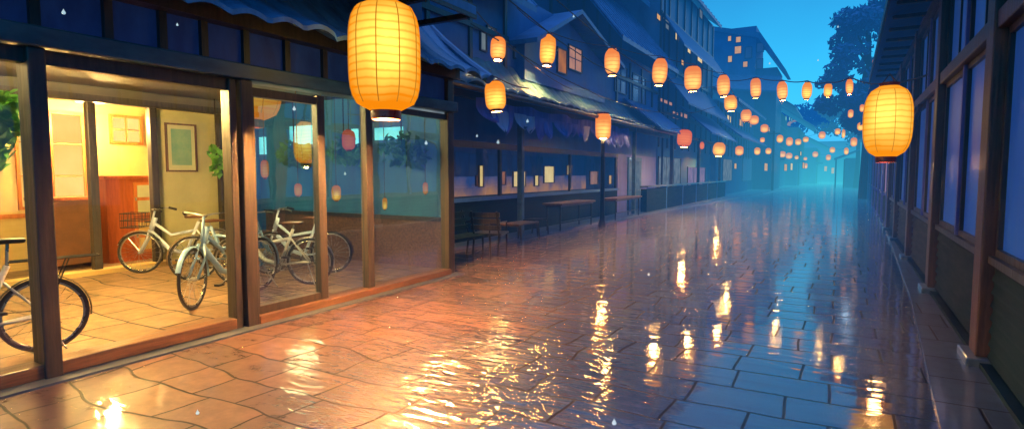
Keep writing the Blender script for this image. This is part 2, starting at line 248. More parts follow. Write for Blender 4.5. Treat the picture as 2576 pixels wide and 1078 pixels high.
# ------------------------------------------------------------------ mesh helpers
ORG = {}
class MB:
    def __init__(s): s.v = []; s.f = []
    def add(s, vs, fs):
        b = len(s.v); s.v += [tuple(p) for p in vs]; s.f += [tuple(i + b for i in f) for f in fs]; return s
    def box(s, x0, x1, y0, y1, z0, z1):
        return s.add([(x0, y0, z0), (x1, y0, z0), (x1, y1, z0), (x0, y1, z0), (x0, y0, z1), (x1, y0, z1), (x1, y1, z1), (x0, y1, z1)],
                     [(0, 3, 2, 1), (4, 5, 6, 7), (0, 1, 5, 4), (1, 2, 6, 5), (2, 3, 7, 6), (3, 0, 4, 7)])
    def quad(s, a, b, c, d): return s.add([a, b, c, d], [(0, 1, 2, 3)])
    def prism(s, poly, vec):
        n = len(poly); vec = Vector(vec); p = [Vector(q) for q in poly]
        return s.add(p + [q + vec for q in p], [tuple(range(n - 1, -1, -1)), tuple(range(n, 2 * n))] + [(i, (i + 1) % n, n + (i + 1) % n, n + i) for i in range(n)])
    def tube(s, pts, r, n=6, closed=False):
        pts = [Vector(p) for p in pts]; k = len(pts); rs = r if isinstance(r, (list, tuple)) else [r] * k
        rings = []; up = None
        for i, p in enumerate(pts):
            if closed: d = pts[(i + 1) % k] - pts[i - 1]
            else: d = pts[min(i + 1, k - 1)] - pts[max(i - 1, 0)]
            d = d.normalized() if d.length > 1e-9 else Vector((0, 0, 1))
            if up is None: up = d.orthogonal().normalized()
            a = up - d * up.dot(d)
            a = a.normalized() if a.length > 1e-6 else d.orthogonal().normalized()
            up = a; b = d.cross(a)
            rings.append([p + (a * cos(2 * pi * j / n) + b * sin(2 * pi * j / n)) * rs[i] for j in range(n)])
        fs = []
        for i in range(k if closed else k - 1):
            o = i * n; q = ((i + 1) % k) * n
            fs += [(o + j, o + (j + 1) % n, q + (j + 1) % n, q + j) for j in range(n)]
        if not closed: fs += [tuple(range(n - 1, -1, -1)), tuple((k - 1) * n + j for j in range(n))]
        return s.add([p for g in rings for p in g], fs)
    def lathe(s, prof, c=(0, 0, 0), n=24, cap=True):
        c = Vector(c); vs = [c + Vector((r * cos(2 * pi * j / n), r * sin(2 * pi * j / n), z)) for r, z in prof for j in range(n)]
        fs = [(i * n + j, i * n + (j + 1) % n, (i + 1) * n + (j + 1) % n, (i + 1) * n + j) for i in range(len(prof) - 1) for j in range(n)]
        if cap: fs += [tuple(range(n - 1, -1, -1)), tuple((len(prof) - 1) * n + j for j in range(n))]
        return s.add(vs, fs)
    def grid(s, fn, nu, nv, two=0.0):
        vs = [fn(i / nu, j / nv) for i in range(nu + 1) for j in range(nv + 1)]
        return s.add(vs, [(i * (nv + 1) + j, (i + 1) * (nv + 1) + j, (i + 1) * (nv + 1) + j + 1, i * (nv + 1) + j + 1) for i in range(nu) for j in range(nv)])
    def leaves(s, blobs, count, size, flat=0.0):
        tot = sum(b[3] * b[4] * b[5] for b in blobs)
        for (cx, cy, cz, rx, ry, rz) in blobs:
            for _ in range(max(4, int(count * rx * ry * rz / tot))):
                while True:
                    p = Vector((random.uniform(-1, 1), random.uniform(-1, 1), random.uniform(-1, 1)))
                    if 0.2 < p.length < 1: break
                p = Vector((cx + p.x * rx, cy + p.y * ry, cz + p.z * rz))
                a = Vector((random.gauss(0, 1), random.gauss(0, 1), random.gauss(0, 1))).normalized(); b = a.orthogonal().normalized()
                z = size * random.uniform(0.6, 1.3); w = a.cross(b) * z * 0.1
                s.add([p - a * z, p + b * z * 0.55 + w, p + a * z, p - b * z * 0.55 + w], [(0, 1, 2, 3)])
        return s
    def build(s, name, m, parent=None, smooth=False, bevel=0.0):
        o_ = ORG.get(parent.name, Vector()) if parent else Vector()
        me = bpy.data.meshes.new(name); me.from_pydata([tuple(Vector(p) - o_) for p in s.v], [], s.f)
        bm = bmesh.new(); bm.from_mesh(me); bmesh.ops.recalc_face_normals(bm, faces=bm.faces); bm.to_mesh(me); bm.free()
        me.materials.append(m); o = bpy.data.objects.new(name, me); COL.objects.link(o)
        if smooth:
            for p in me.polygons: p.use_smooth = True
        if bevel:
            b = o.modifiers.new('bevel', 'BEVEL'); b.width = bevel; b.segments = 2; b.limit_method = 'ANGLE'
        if parent: o.parent = parent; ORG[o.name] = o_
        return o
def tag(o, label=None, cat=None, group=None, kind=None):
    for k, v in (('label', label), ('category', cat), ('group', group), ('kind', kind)):
        if v: o[k] = v
    return o
def thing(name, label, cat, loc=(0, 0, 0), rz=0.0, group=None, local=False):
    o = bpy.data.objects.new(name, None); COL.objects.link(o); o.location = loc; o.rotation_euler.z = rz; o.empty_display_size = 0.2
    ORG[o.name] = Vector((0, 0, 0)) if local else Vector(loc)
    return tag(o, label, cat, group)
def copy_tree(o, parent=None):
    c = o.copy(); COL.objects.link(c); c.parent = parent; ORG[c.name] = ORG.get(o.name, Vector())
    for ch in list(o.children): copy_tree(ch, c)
    return c
def solo(mb, name, m, loc, label, cat, group=None, smooth=False):
    o = mb.build(name, m, None, smooth)
    for v in o.data.vertices: v.co -= Vector(loc)
    o.location = loc; return tag(o, label, cat, group)
ORD = ['first', 'second', 'third', 'fourth', 'fifth', 'sixth', 'seventh', 'eighth', 'ninth', 'tenth', 'eleventh', 'twelfth', 'thirteenth', 'fourteenth', 'fifteenth', 'sixteenth', 'seventeenth', 'eighteenth']

def warm_glow():  # warm gallery light painted as emission, fading upward
    m = bpy.data.materials.new('warm_glow'); t = nt(m); tc = N(t, 'ShaderNodeTexCoord'); s = N(t, 'ShaderNodeSeparateXYZ'); L(t, tc.outputs['Object'], s.inputs[0])
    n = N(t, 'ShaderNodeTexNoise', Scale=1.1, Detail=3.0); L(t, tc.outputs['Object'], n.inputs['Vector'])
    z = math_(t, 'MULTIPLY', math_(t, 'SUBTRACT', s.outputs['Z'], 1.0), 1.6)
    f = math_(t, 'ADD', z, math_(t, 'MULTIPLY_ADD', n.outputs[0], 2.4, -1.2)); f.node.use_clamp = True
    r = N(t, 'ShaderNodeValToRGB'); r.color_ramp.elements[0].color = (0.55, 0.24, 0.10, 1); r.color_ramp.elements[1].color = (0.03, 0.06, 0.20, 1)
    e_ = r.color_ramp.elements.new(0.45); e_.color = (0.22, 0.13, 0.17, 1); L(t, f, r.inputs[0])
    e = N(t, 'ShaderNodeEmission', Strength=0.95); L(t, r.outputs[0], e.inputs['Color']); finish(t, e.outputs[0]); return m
M['warm_glow'] = warm_glow()
# ------------------------------------------------------------------ ground
def sheet(name, poly, z, m, lip=0.0):
    b = MB()
    if lip: b.prism([(x, y, z - lip) for x, y in poly], (0, 0, lip))
    else: b.add([(x, y, z) for x, y in poly], [tuple(range(len(poly)))])
    return tag(b.build(name, m), kind='structure')
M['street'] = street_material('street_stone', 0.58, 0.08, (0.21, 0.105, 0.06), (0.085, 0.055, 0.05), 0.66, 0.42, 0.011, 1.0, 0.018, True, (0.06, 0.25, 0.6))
M['slabs'] = street_material('pavement_slab', 0.05, 0.04, (0.04, 0.075, 0.10), (0.025, 0.05, 0.07), 0.9, 0.62, 0.012, 0.7, 0.010)
M['shopfloor'] = street_material('shop_floor_stone', 0.5, 0.4, (0.5, 0.33, 0.17), (0.38, 0.24, 0.12), 0.75, 0.5, 0.014, 0.9, 0.014)
sheet('street', [(-70, -12), (70, -12), (70, 420), (-70, 420)], 0.0, M['street'])
sheet('pavement', [(0.50, 2.0), (1.5, 2.0), (3.2, 90), (2.2, 90), (1.42, 30), (1.12, 16), (0.88, 9.1), (0.66, 5.1)], 0.03, M['slabs'], 0.06)
sheet('pavement', [(-7.2, 8.4), (-6.95, 12.0), (-6.75, 16), (-6.62, 22), (-6.2, 31), (-5.2, 50), (-3.2, 96), (-9, 96), (-9, 8.4)], 0.06, M['kerb'], 0.09)

# ------------------------------------------------------------------ the glass fronted shop
XF = -5.5
shop = thing('shop', 'nearest shop at left with tall glass panes, warm lit bay and wavy tiled eave', 'shop', (XF, 4.8, 0))
def P(b, name, m, par=None, smooth=False, bevel=0.0): return b.build(name, m, par or shop, smooth, bevel)
for (y0, y1, xx, zz) in [(2.05, 2.175, 0.08, 2.62), (7.54, 7.70, 0.05, 3.2)]:
    P(MB().box(XF - 0.12, XF + xx, y0, y1, 0, zz), 'post', M['dark_wood'], bevel=0.012)
P(MB().box(XF - 0.10, XF + 0.05, 3.745, 3.825, 0, 2.62), 'post', M['dark_wood'], bevel=0.01)
P(MB().box(XF - 0.14, XF + 0.09, 3.85, 3.99, 0, 2.62), 'post', M['dark_wood'], bevel=0.012)
P(MB().box(XF - 0.14, XF + 0.06, -1.0, -0.8, 0, 2.62), 'post', M['dark_wood'])
for y0, y1 in [(4.905, 5.02), (5.72, 5.845)]:
    P(MB().box(XF - 0.07, XF + 0.03, y0, y1, 0.1, 2.58 if y0 < 5.5 else 2.62), 'mullion', M['dark_wood'], bevel=0.01)
P(MB().box(XF - 0.16, XF + 0.12, -1.0, 7.72, 2.62, 2.78), 'head_beam', M['beam'], bevel=0.015)
P(MB().box(XF - 0.10, XF + 0.02, -0.8, 3.743, 2.50, 2.617), 'header', M['dark_wood'])
P(MB().box(XF - 0.06, XF + 0.02, 3.993, 4.903, 2.47, 2.56).box(XF - 0.06, XF + 0.02, 3.993, 4.05, 0.11, 2.467).box(XF - 0.06, XF + 0.02, 4.053, 4.903, 0.102, 0.19), 'door_frame', M['dark_wood'])
P(MB().box(XF - 0.06, XF + 0.02, 5.848, 7.538, 2.50, 2.58), 'transom', M['dark_wood'])
P(MB().box(XF - 0.05, XF - 0.02, 5.848, 7.538, 2.583, 2.617), 'transom_panel', M['lit_grey'])
P(MB().box(XF - 0.16, XF + 0.10, 3.992, 7.538, 0.0, 0.10), 'sill', M['sill_wood'], bevel=0.01)
P(MB().box(XF - 0.16, XF + 0.06, -0.8, 3.743, 0.02, 0.13), 'sill', M['sill_wood'], bevel=0.01)
P(MB().box(XF - 0.16, XF + 0.22, -1.0, 7.74, -0.06, 0.018), 'threshold', M['kerb'])
# glass
for (y0, y1, z0, z1, m) in [(-0.79, 2.047, 0.131, 2.498, 'pane_side'), (2.18, 3.742, 0.131, 2.498, 'pane_clear'), (4.052, 4.903, 0.192, 2.468, 'pane_mirror'), (5.022, 5.718, 0.102, 2.618, 'pane_mirror'), (5.848, 7.538, 0.102, 2.498, 'pane_mirror')]:
    P(MB().quad((XF - 0.03, y0, z0), (XF - 0.03, y1, z0), (XF - 0.03, y1, z1), (XF - 0.03, y0, z1)), 'glass_pane', M[m])
# clerestory band above the beam
ys = [-0.9, 0.3, 1.35, 2.14, 2.66, 3.12, 3.52, 3.98, 4.5, 5.05, 5.75, 6.5, 7.6]
for i in range(len(ys) - 1):
    P(MB().box(XF - 0.05, XF - 0.02, ys[i] + 0.035, ys[i + 1] - 0.035, 2.783, 3.36), 'clerestory_panel', M['navy'])
for i, y in enumerate(ys):
    P(MB().box(XF - 0.08, XF + 0.03, y - 0.035, y + 0.035, 2.783, 3.36), 'clerestory_bar', M['dark_wood'])
P(MB().box(XF - 0.12, XF + 0.16, -1.0, 7.72, 3.14, 3.30), 'eave_board', M['dark_wood'])
# shell of the building
P(MB().box(-11.9, -11.6, -1.2, 7.9, 0.0, 3.1), 'wall', M['plaster'])
P(MB().box(-11.58, -5.66, 7.72, 7.9, 0.0, 3.1), 'wall', M['glow_wall'])
P(MB().box(-11.6, -5.62, -1.25, -1.05, 0.0, 3.1), 'wall', M['plaster_green'])
P(MB().box(-11.6, -5.64, -1.05, 7.7, 3.0, 3.09), 'ceiling', M['ceiling'])
P(MB().box(-11.6, -5.66, -1.05, 7.7, 0.0, 0.06), 'shop_floor', M['shopfloor'])
# end wall with painted teal glow: wainscot and band seen through the right panes
P(MB().box(-10.1, -5.7, 7.66, 7.717, 0.06, 0.85), 'wainscot', M['sill_wood'])
P(MB().box(-10.1, -5.7, 7.62, 7.68, 0.853, 0.92), 'wainscot_rail', M['dark_wood'])
# inner glazed partition
XP = -10.2
for y in (-0.9, 1.2, 3.0, 4.62, 5.55, 6.8):
    P(MB().box(XP - 0.06, XP + 0.06, y - 0.06, y + 0.06, 0.06, 2.75), 'partition_post', M['dark_wood'], bevel=0.01)
P(MB().box(XP - 0.08, XP + 0.07, -1.05, 7.6, 2.753, 2.86), 'partition_beam', M['dark_wood'])
P(MB().box(XP - 0.05, XP + 0.04, -1.05, 7.6, 2.863, 2.998), 'partition_header', M['ceiling'])
P(MB().box(XP - 0.10, XP + 0.16, -1.05, 7.6, 0.062, 0.13), 'partition_step', M['plaster'])
P(MB().box(XP - 0.04, XP + 0.04, 6.863, 7.6, 0.13, 2.75), 'partition_panel', M['glow_wall'])
P(MB().box(XP - 0.30, XP - 0.10, 5.62, 6.78, 0.13, 2.75), 'picture_wall', M['plaster_green'])
# inner room: shoji windows on the back wall
def shoji(y0, y1, z0, z1, ny, nz, pm):
    w = P(MB().box(-11.6, -11.56, y0, y1, z0, z0 + .05).box(-11.6, -11.56, y0, y1, z1 - .05, z1).box(-11.6, -11.56, y0, y0 + .05, z0 + .05, z1 - .05).box(-11.6, -11.56, y1 - .05, y1, z0 + .05, z1 - .05), 'shoji_window', M['orange_wood'])
    P(MB().box(-11.6, -11.585, y0 + .05, y1 - .05, z0 + .05, z1 - .05), 'paper_pane', M[pm], w)
    b = MB()
    for i in range(1, ny): y = y0 + (y1 - y0) * i / ny; b.box(-11.584, -11.57, y - .014, y + .014, z0 + .05, z1 - .05)
    for i in range(1, nz): z = z0 + (z1 - z0) * i / nz; b.box(-11.584, -11.572, y0 + .05, y1 - .05, z - .01, z + .01)
    P(b, 'lattice', M['orange_wood'], w)
shoji(4.15, 5.15, 1.05, 2.70, 2, 3, 'shoji'); shoji(5.55, 6.12, 2.18, 2.72, 2, 2, 'shoji_bright'); shoji(2.4, 3.9, 1.05, 2.7, 3, 3, 'shoji')
P(MB().box(-11.6, -11.55, -1.0, 7.6, 0.92, 0.99), 'dado_rail', M['orange_wood'])
# wavy tiled eave
def wavy(y0, y1, xe, ze, xw, zw, period, amp, sag=0.0, curl=0.0, rnd=0.0, th=0.05):
    n = int((y1 - y0) / period * 8); ph = [random.uniform(-1, 1) for _ in range(400)]
    def top(i, j):
        y = y0 + (y1 - y0) * i; k = (y - y0) / period
        w = abs(sin(pi * k)) * amp + rnd * ph[int(k) % 400] * (1 - j) + rnd * 0.6 * ph[(int(k) + 57) % 400] * j
        s = j - sag * sin(pi * j)
        return (xe + (xw - xe) * j + rnd * (1 - j) * ph[(int(k) + 91) % 400] * 1.4, y, ze + (zw - ze) * s + w + curl * (1 - j) ** 3)
    b = MB().grid(top, n, 8); k = len(b.v)
    b.add([(x, y, z - th) for x, y, z in b.v], [tuple(reversed(f)) for f in b.f])
    for i in range(n):
        for j in (0, 8): a = i * 9 + j; c = (i + 1) * 9 + j; b.f.append((a, c, c + k, a + k))
    for j in range(8):
        for i in (0, n): a = i * 9 + j; b.f.append((a, a + 1, a + 1 + k, a + k))
    return b
P(wavy(-1.2, 7.85, -4.88, 3.12, -6.1, 4.12, 0.42, 0.06, 0.12, 0.04, 0.022), 'tiled_eave', M['slate'])
P(MB().tube([(-4.9, 7.92, 3.14), (-5.3, 7.92, 3.42), (-5.8, 7.92, 3.82), (-6.15, 7.92, 4.15)], [0.085, 0.08, 0.075, 0.07], 10), 'verge_tile', M['slate'])
P(MB().box(-9.5, -6.0, -1.2, 7.6, 3.12, 6.6), 'upper_wall', M['wall_dim'])
P(MB().prism([(-4.75, -1.2, 3.98), (-4.75, -1.2, 4.10), (-9.5, -1.2, 6.9), (-9.5, -1.2, 6.7), (-6.0, -1.2, 4.62)], (0, 8.5, 0)), 'upper_roof', M['roof_blue'])
P(MB().box(-4.78, -4.752, -1.2, 7.32, 3.92, 4.12), 'fascia', M['dark_wood'])
for k in range(9): P(MB().box(-6.0, -4.79, -0.9 + k, -0.82 + k, 3.9, 3.975), 'rafter', M['dark_wood'])

# things inside the shop
PXI = -11.5
c = thing('cabinet', 'orange wooden cabinet with four glazed doors behind the middle inner pane', 'cabinet', (-11.3, 5.9, 0.06))
def cab(b, n, m, par=None): return b.build(n, M[m], par or c)
cab(MB().box(-11.56, -11.1, 5.22, 6.46, 0.062, 1.55), 'carcass', 'red_wood'); cab(MB().box(-11.56, -11.06, 5.18, 6.5, 1.553, 1.6), 'top', 'red_wood')
for y0, y1 in ((5.66, 6.02), (6.06, 6.42)):
    for z0, z1, pm in ((0.88, 1.48, 'mount'), (0.2, 0.82, 'plaster')):
        d = cab(MB().box(-11.098, -11.08, y0, y1, z0, z1), 'door', 'orange_wood')
        for k in (0, 1): cab(MB().box(-11.079, -11.07, y0 + .06, y1 - .06, z0 + .05 + k * .28, z0 + .27 + k * .28), 'pane', pm, d)
        cab(MB().box(-11.079, -11.05, y0 + .015, y0 + .035, (z0 + z1) / 2 - .03, (z0 + z1) / 2 + .03), 'handle', 'steel', d)
s_ = thing('storage_chest', 'low square brown chest beneath the tall shoji window', 'chest', (-11.25, 4.6, 0.06))
MB().box(-11.5, -10.95, 4.22, 5.0, 0.14, 1.2).build('body', M['rust'], s_, bevel=0.02)
MB().box(-11.52, -10.93, 4.2, 5.02, 1.203, 1.25).build('lid', M['orange_wood'], s_)
for y in (4.24, 4.94): MB().box(-11.4, -10.97, y, y + .06, 0.062, 0.138).build('foot', M['dark_wood'], s_)
a0 = onx(414, 308, -10.28); a1 = onx(497, 432, -10.28)
p = thing('framed_picture', 'pale green framed print on the wall above the back bicycle', 'picture', (-10.29, (a0.y + a1.y) / 2, a1.z))
y0, y1, z0, z1 = a0.y, a1.y, a1.z, a0.z
MB().box(-10.297, -10.26, y0, y1, z0, z0 + .03).box(-10.297, -10.26, y0, y1, z1 - .03, z1).box(-10.297, -10.26, y0, y0 + .03, z0 + .03, z1 - .03).box(-10.297, -10.26, y1 - .03, y1, z0 + .03, z1 - .03).build('frame', M['brown_wood'], p)
MB().box(-10.297, -10.28, y0 + .03, y1 - .03, z0 + .03, z1 - .03).build('mount', M['mount'], p)
MB().box(-10.279, -10.275, y0 + .1, y1 - .1, z0 + .12, z1 - .1).build('print', M['picture'], p)
def plant(name, label, blobs, count, size, stem, m='leaf', pot=None):
    r = thing(name, label, 'plant', stem[0])
    MB().tube(stem, 0.012, 5).build('stem', M['bark'], r); MB().leaves(blobs, count, size).build('foliage', M[m], r)
    if pot: MB().lathe([(pot * .7, 0), (pot, pot * 1.6), (pot * .92, pot * 1.6), (pot * .6, pot * 1.2)], (stem[0][0], stem[0][1], stem[0][2]), 14).build('pot', M['rust'], r, True)
plant('climbing_plant', 'bright green vine hanging inside the leftmost window', [(-6.0, 2.02, 2.22, .2, .16, .16), (-6.0, 2.04, 1.98, .2, .16, .16), (-6.0, 2.0, 1.78, .12, .14, .12)], 130, 0.075, [(-6.0, 1.95, 2.99), (-6.0, 1.98, 2.4), (-5.98, 2.0, 1.75)])
b = onx(545, 400, -9.9)
plant('hanging_plant', 'yellow green leafy plant hanging beside the framed print', [(b.x, b.y, b.z + .12, .12, .15, .12), (b.x, b.y, b.z - .12, .1, .12, .2)], 70, 0.085, [(b.x, b.y, 2.99), (b.x, b.y, b.z)])
for i, (u, v, w, h) in enumerate([(740, 385, .5, .25), (865, 380, .4, .26), (1010, 375, .5, .3)]):
    q = ony(u, v, 7.35)
    plant('trailing_plant', ['leafy dark green plant trailing behind the door pane of the shop', 'leafy plant hanging behind the narrow middle pane', 'bushy dark green plant hanging behind the last wide pane'][i],
          [(q.x, q.y, q.z, w, .2, h), (q.x + .25, q.y, q.z - .1, w * .6, .2, h * .8)], 210, 0.07, [(q.x, q.y, 2.99), (q.x, q.y, q.z)], 'leaf_dark')
for (u0, v0, u1, v1, mm) in [(648, 345, 668, 388, 'lit_teal'), (728, 318, 790, 362, 'lit_teal'), (870, 325, 900, 372, 'lit_teal'), (942, 322, 1012, 350, 'lit_teal')]:
    a = ony(u0, v0, 7.69); b = ony(u1, v1, 7.69)
    w = P(MB().box(a.x, b.x, 7.69, 7.717, b.z, a.z), 'transom_window', M[mm])

# lamps inside the shop
def lantern(name, label, c, w, h, m, group=None, cap=True, ribs=0, hang=0.25, n=20, shape=3.2, cat='lantern', ring=None, wires=False, bulb=False):
    """c = centre of the paper body"""
    r = thing(name, label, cat, c, group=group); c = Vector(c)
    prof = []
    K = 14 if n > 12 else 8
    for i in range(K + 1):
        t_ = -1 + 2 * i / K; rr = (1 - abs(t_) ** shape) ** (1 / shape) if abs(t_) < 1 else 0
        prof.append((w / 2 * max(rr, 0.52 if bulb else 0.36), t_ * h / 2))
    if bulb: r.rotation_euler = (random.uniform(-.09, .09), random.uniform(-.09, .09), 0)
    o = MB().lathe(prof, c, n).build('paper_shade', m, r, True)
    rr = w * (ring or (0.265 if bulb else 0.20))
    if cap:
        MB().lathe([(rr, h / 2 - .01 * h), (rr * 1.08, h / 2 + .035 * h), (rr * .8, h / 2 + .045 * h)], c, n, False).build('top_ring', M['lacquer'], r)
        MB().lathe([(rr, -h / 2 - .07 * h), (rr * 1.06, -h / 2 - .06 * h), (rr * 1.1, -h / 2 + .012 * h), (rr * .9, -h / 2 + .014 * h)], c, n, False).build('bottom_ring', M['lacquer'], r)
    if bulb: MB().lathe([(.01, -h / 2 - .012), (rr * .92, -h / 2 - .012)], c, 10, False).build('bulb_opening', M['bulb'], r)
    for k in range(ribs):
        a = 2 * pi * (k + 0.3) / ribs
        pts = [c + Vector((cos(a) * (q[0] + .002), sin(a) * (q[0] + .002), q[1])) for q in prof[1:-1]]
        MB().tube(pts, w * .008, 4).build('rib', M['rib'], r)
    if wires:
        for k in range(4):
            a = pi / 4 + pi / 2 * k; MB().tube([c + Vector((cos(a) * rr, sin(a) * rr, h / 2 + .03 * h)), c + Vector((0, 0, h / 2 + hang))], w * .012, 4).build('hanger_wire', M['rope'], r)
    elif hang: MB().tube([c + Vector((0, 0, h / 2)), c + Vector((0, 0, h / 2 + hang))], max(.006, w * .014), 4).build('hanger', M['rope'], r)
    return r
def lamp(name, loc, energy, col, rad=0.08):
    d = bpy.data.lights.new(name, 'POINT'); d.energy = energy; d.color = col; d.shadow_soft_size = rad
    o = bpy.data.objects.new(name, d); COL.objects.link(o); o.location = loc; return o
def ceiling_lamp(label, x, y, z=2.98):
    r = thing('ceiling_lamp', label, 'lamp', (x, y, z)); MB().lathe([(.2, -.16), (.24, -.1), (.24, -.02)], (x, y, z), 20).build('shade', M['lamp_white'], r, True)
    MB().lathe([(.07, -.02), (.07, .02)], (x, y, z), 12).build('mount', M['dark_wood'], r)
ceiling_lamp('round white ceiling lamp of the bright inner room', -11.0, 5.0)
ceiling_lamp('round white ceiling lamp over the parked bicycles', -6.5, 3.0)
lamp('inner_room_light', (-10.95, 5.0, 2.5), 420, (1, .62, .2), .15)
lamp('inner_room_light', (-10.95, 2.4, 2.5), 160, (1, .62, .2), .15)
ceiling_lamp('round white ceiling lamp added out of view to light the leftmost bicycle', -6.6, 1.0)  # unseen lamp added to brighten the leftmost bicycle
lamp('shop_light', (-6.6, 1.0, 2.75), 160, (1, .64, .22), .22)  # added light that brightens the leftmost bicycle and the vine
lamp('shop_light', (-7.4, 2.9, 2.75), 1300, (1, .64, .2), .3)
lamp('shop_light', (-7.2, 6.0, 1.25), 30, (1, .62, .24), .22)  # added low light to warm the floor and end wall
for (u, v, X, w, h, m, lab) in [(877, 352, -6.2, .19, .29, 'paper_red', 'red orange lantern added behind the narrow middle pane as a reflection'),
        (750, 477, -7.6, .12, .20, 'paper_orange', 'small orange lantern added low behind the shop door as a reflection'), (846, 485, -7.2, .15, .25, 'paper_amber', 'yellow ribbed lantern added low behind the narrow middle pane as a reflection'),
        (968, 512, -6.9, .085, .2, 'paper_amber', 'thin yellow lantern, lower of two added behind the last wide pane as reflections'), (1070, 473, -6.2, .09, .19, 'paper_orange', 'thin orange lantern, upper right of two added behind the last wide pane as reflections'),
        (666, 425, -8.4, .13, .30, 'paper_orange', 'dull orange lantern added behind the door beside the dark post as a reflection')]:
    q = onx(u, v, X)  # lanterns hung inside to stand for reflections in the panes
    if q.y > 7.5: q = ony(u, v, 7.45)
    lantern('paper_lantern', lab, q, w, h, M[m], 'lanterns added inside the shop as reflections', True, 0, 2.99 - q.z - h / 2, 14)
# ------------------------------------------------------------------ bicycles
def bicycle(label, loc, rz, frame='white_paint', saddle='leather', basket=False, rack=False, steer=0.0, fender='steel', lean=0.0, up=0.0):
    r = thing('bicycle', label, 'bicycle', loc, rz, 'bicycles parked in the shop', True); r.rotation_euler.x = lean
    R = 0.335; WB = 0.53
    def wheel(cx, st):
        rot = Matrix.Rotation(st, 3, 'Z')
        def q(p): v = rot @ Vector((p[0], p[1], p[2])); return (v.x + cx, v.y, v.z + R)
        w = MB().tube([q(((R - .018) * cos(2 * pi * k / 36), 0, (R - .018) * sin(2 * pi * k / 36))) for k in range(36)], .018, 7, True).build('wheel', M['rubber'], r, True)
        MB().tube([q(((R - .042) * cos(2 * pi * k / 36), 0, (R - .042) * sin(2 * pi * k / 36))) for k in range(36)], .011, 5, True).build('rim', M['steel'], w, True)
        b = MB()
        for k in range(20):
            a = 2 * pi * k / 20; s = .03 if k % 2 else -.03
            b.tube([q((.02 * cos(a + 1), s, .02 * sin(a + 1))), q(((R - .045) * cos(a), 0, (R - .045) * sin(a)))], .0022, 3)
        b.tube([q((0, -.05, 0)), q((0, .05, 0))], .022, 8); b.build('spokes', M['steel'], w)
        return q
    qr = wheel(-WB, 0); qf = wheel(WB, steer)
    fm = M[frame]
    bb = (-.10, 0, .29); seat = (-.27, 0, .74); head = (.33, 0, .80); headb = (.37, 0, .66)
    b = MB().tube([bb, (-.30, 0, .80)], .024, 8).tube([bb, (.12, 0, .36), headb], .033, 8).tube([(-.245, 0, .66), (.1, 0, .60), head], .024, 8).tube([(.30, 0, .88), headb], .029, 8)
    for s in (-.045, .045): b.tube([bb, (-WB, s, R)], .015, 6).tube([(-.25, 0, .68), (-WB, s, R)], .012, 6)
    b.build('frame', fm, r, True)
    rs = Matrix.Rotation(steer, 3, 'Z')
    def st(p): v = rs @ Vector((p[0] - .40, p[1], 0)); return (v.x + .40, v.y, p[2])
    b = MB()
    b.tube([st((.385, 0, .72)), st((.30, 0, 1.0))], .016, 6)
    for s in (-.05, .05): b.tube([st((.385, s * .6, .70)), st((.42, s, .55)), qf((0, s, 0))], .016, 6)
    b.build('fork', fm, r, True)
    MB().tube([st((.13, -.28, 1.0)), st((.2, -.25, 1.03)), st((.30, -.10, 1.02)), st((.31, 0, 1.0)), st((.30, .10, 1.02)), st((.2, .25, 1.03)), st((.13, .28, 1.0))], .011, 6).build('handlebar', M['steel'], r, True)
    for s in (-1, 1): MB().tube([st((.09, s * .29, .995)), st((.2, s * .255, 1.03))], .019, 8).build('grip', M['black'], r, True)
    sd = MB().add([(x, y, z + up) for x, y, z in [(-.42, -.085, .86), (-.42, .085, .86), (-.25, .05, .875), (-.10, .018, .86), (-.10, -.018, .86), (-.25, -.05, .875),
                   (-.43, -.09, .90), (-.43, .09, .90), (-.25, .055, .905), (-.09, .022, .89), (-.09, -.022, .89), (-.25, -.055, .905)]],
                  [(5, 4, 3, 2, 1, 0), (6, 7, 8, 9, 10, 11)] + [(i, (i + 1) % 6, 6 + (i + 1) % 6, 6 + i) for i in range(6)]).build('saddle', M[saddle], r, True, .02)
    MB().tube([(-.30, 0, .80), (-.31, 0, .865 + up)], .013, 6).build('seat_post', M['steel'], r)
    ck = MB().tube([(bb[0] + .09 * cos(2 * pi * k / 20), -.05, bb[2] + .09 * sin(2 * pi * k / 20)) for k in range(20)], .008, 5, True)
    for k in range(5): a = 2 * pi * k / 5; ck.tube([(bb[0], -.05, bb[2]), (bb[0] + .088 * cos(a), -.05, bb[2] + .088 * sin(a))], .006, 4)
    ck.tube([(bb[0], -.07, bb[2]), (bb[0], .07, bb[2])], .02, 8).tube([(bb[0], -.07, bb[2]), (bb[0] + .12, -.08, bb[2] - .12)], .01, 6).tube([(bb[0], .07, bb[2]), (bb[0] - .12, .08, bb[2] + .12)], .01, 6)
    ck = ck.build('crank', M['steel'], r, True)
    MB().box(bb[0] + .08, bb[0] + .17, -.15, -.085, bb[2] - .135, bb[2] - .11).build('pedal', M['black'], ck); MB().box(bb[0] - .17, bb[0] - .08, .085, .15, bb[2] + .11, bb[2] + .135).build('pedal', M['black'], ck)
    MB().tube([(bb[0], -.05, bb[2] + .09), (-WB, -.05, R + .04)], .004, 4).tube([(bb[0], -.05, bb[2] - .09), (-WB, -.05, R - .04)], .004, 4).build('chain', M['iron'], r)
    for q, a0, a1 in ((qr, -10, 190), (qf, 20, 185)):
        pts = [(radians(a0 + (a1 - a0) * k / 14)) for k in range(15)]
        g = MB().grid(lambda i, j: q(((R + .022 - .012 * abs(j - .5) * 2) * cos(radians(a0 + (a1 - a0) * i)), (j - .5) * .055, (R + .022 - .012 * abs(j - .5) * 2) * sin(radians(a0 + (a1 - a0) * i)))), 16, 3)
        g.build('mudguard', M[fender], r, True)
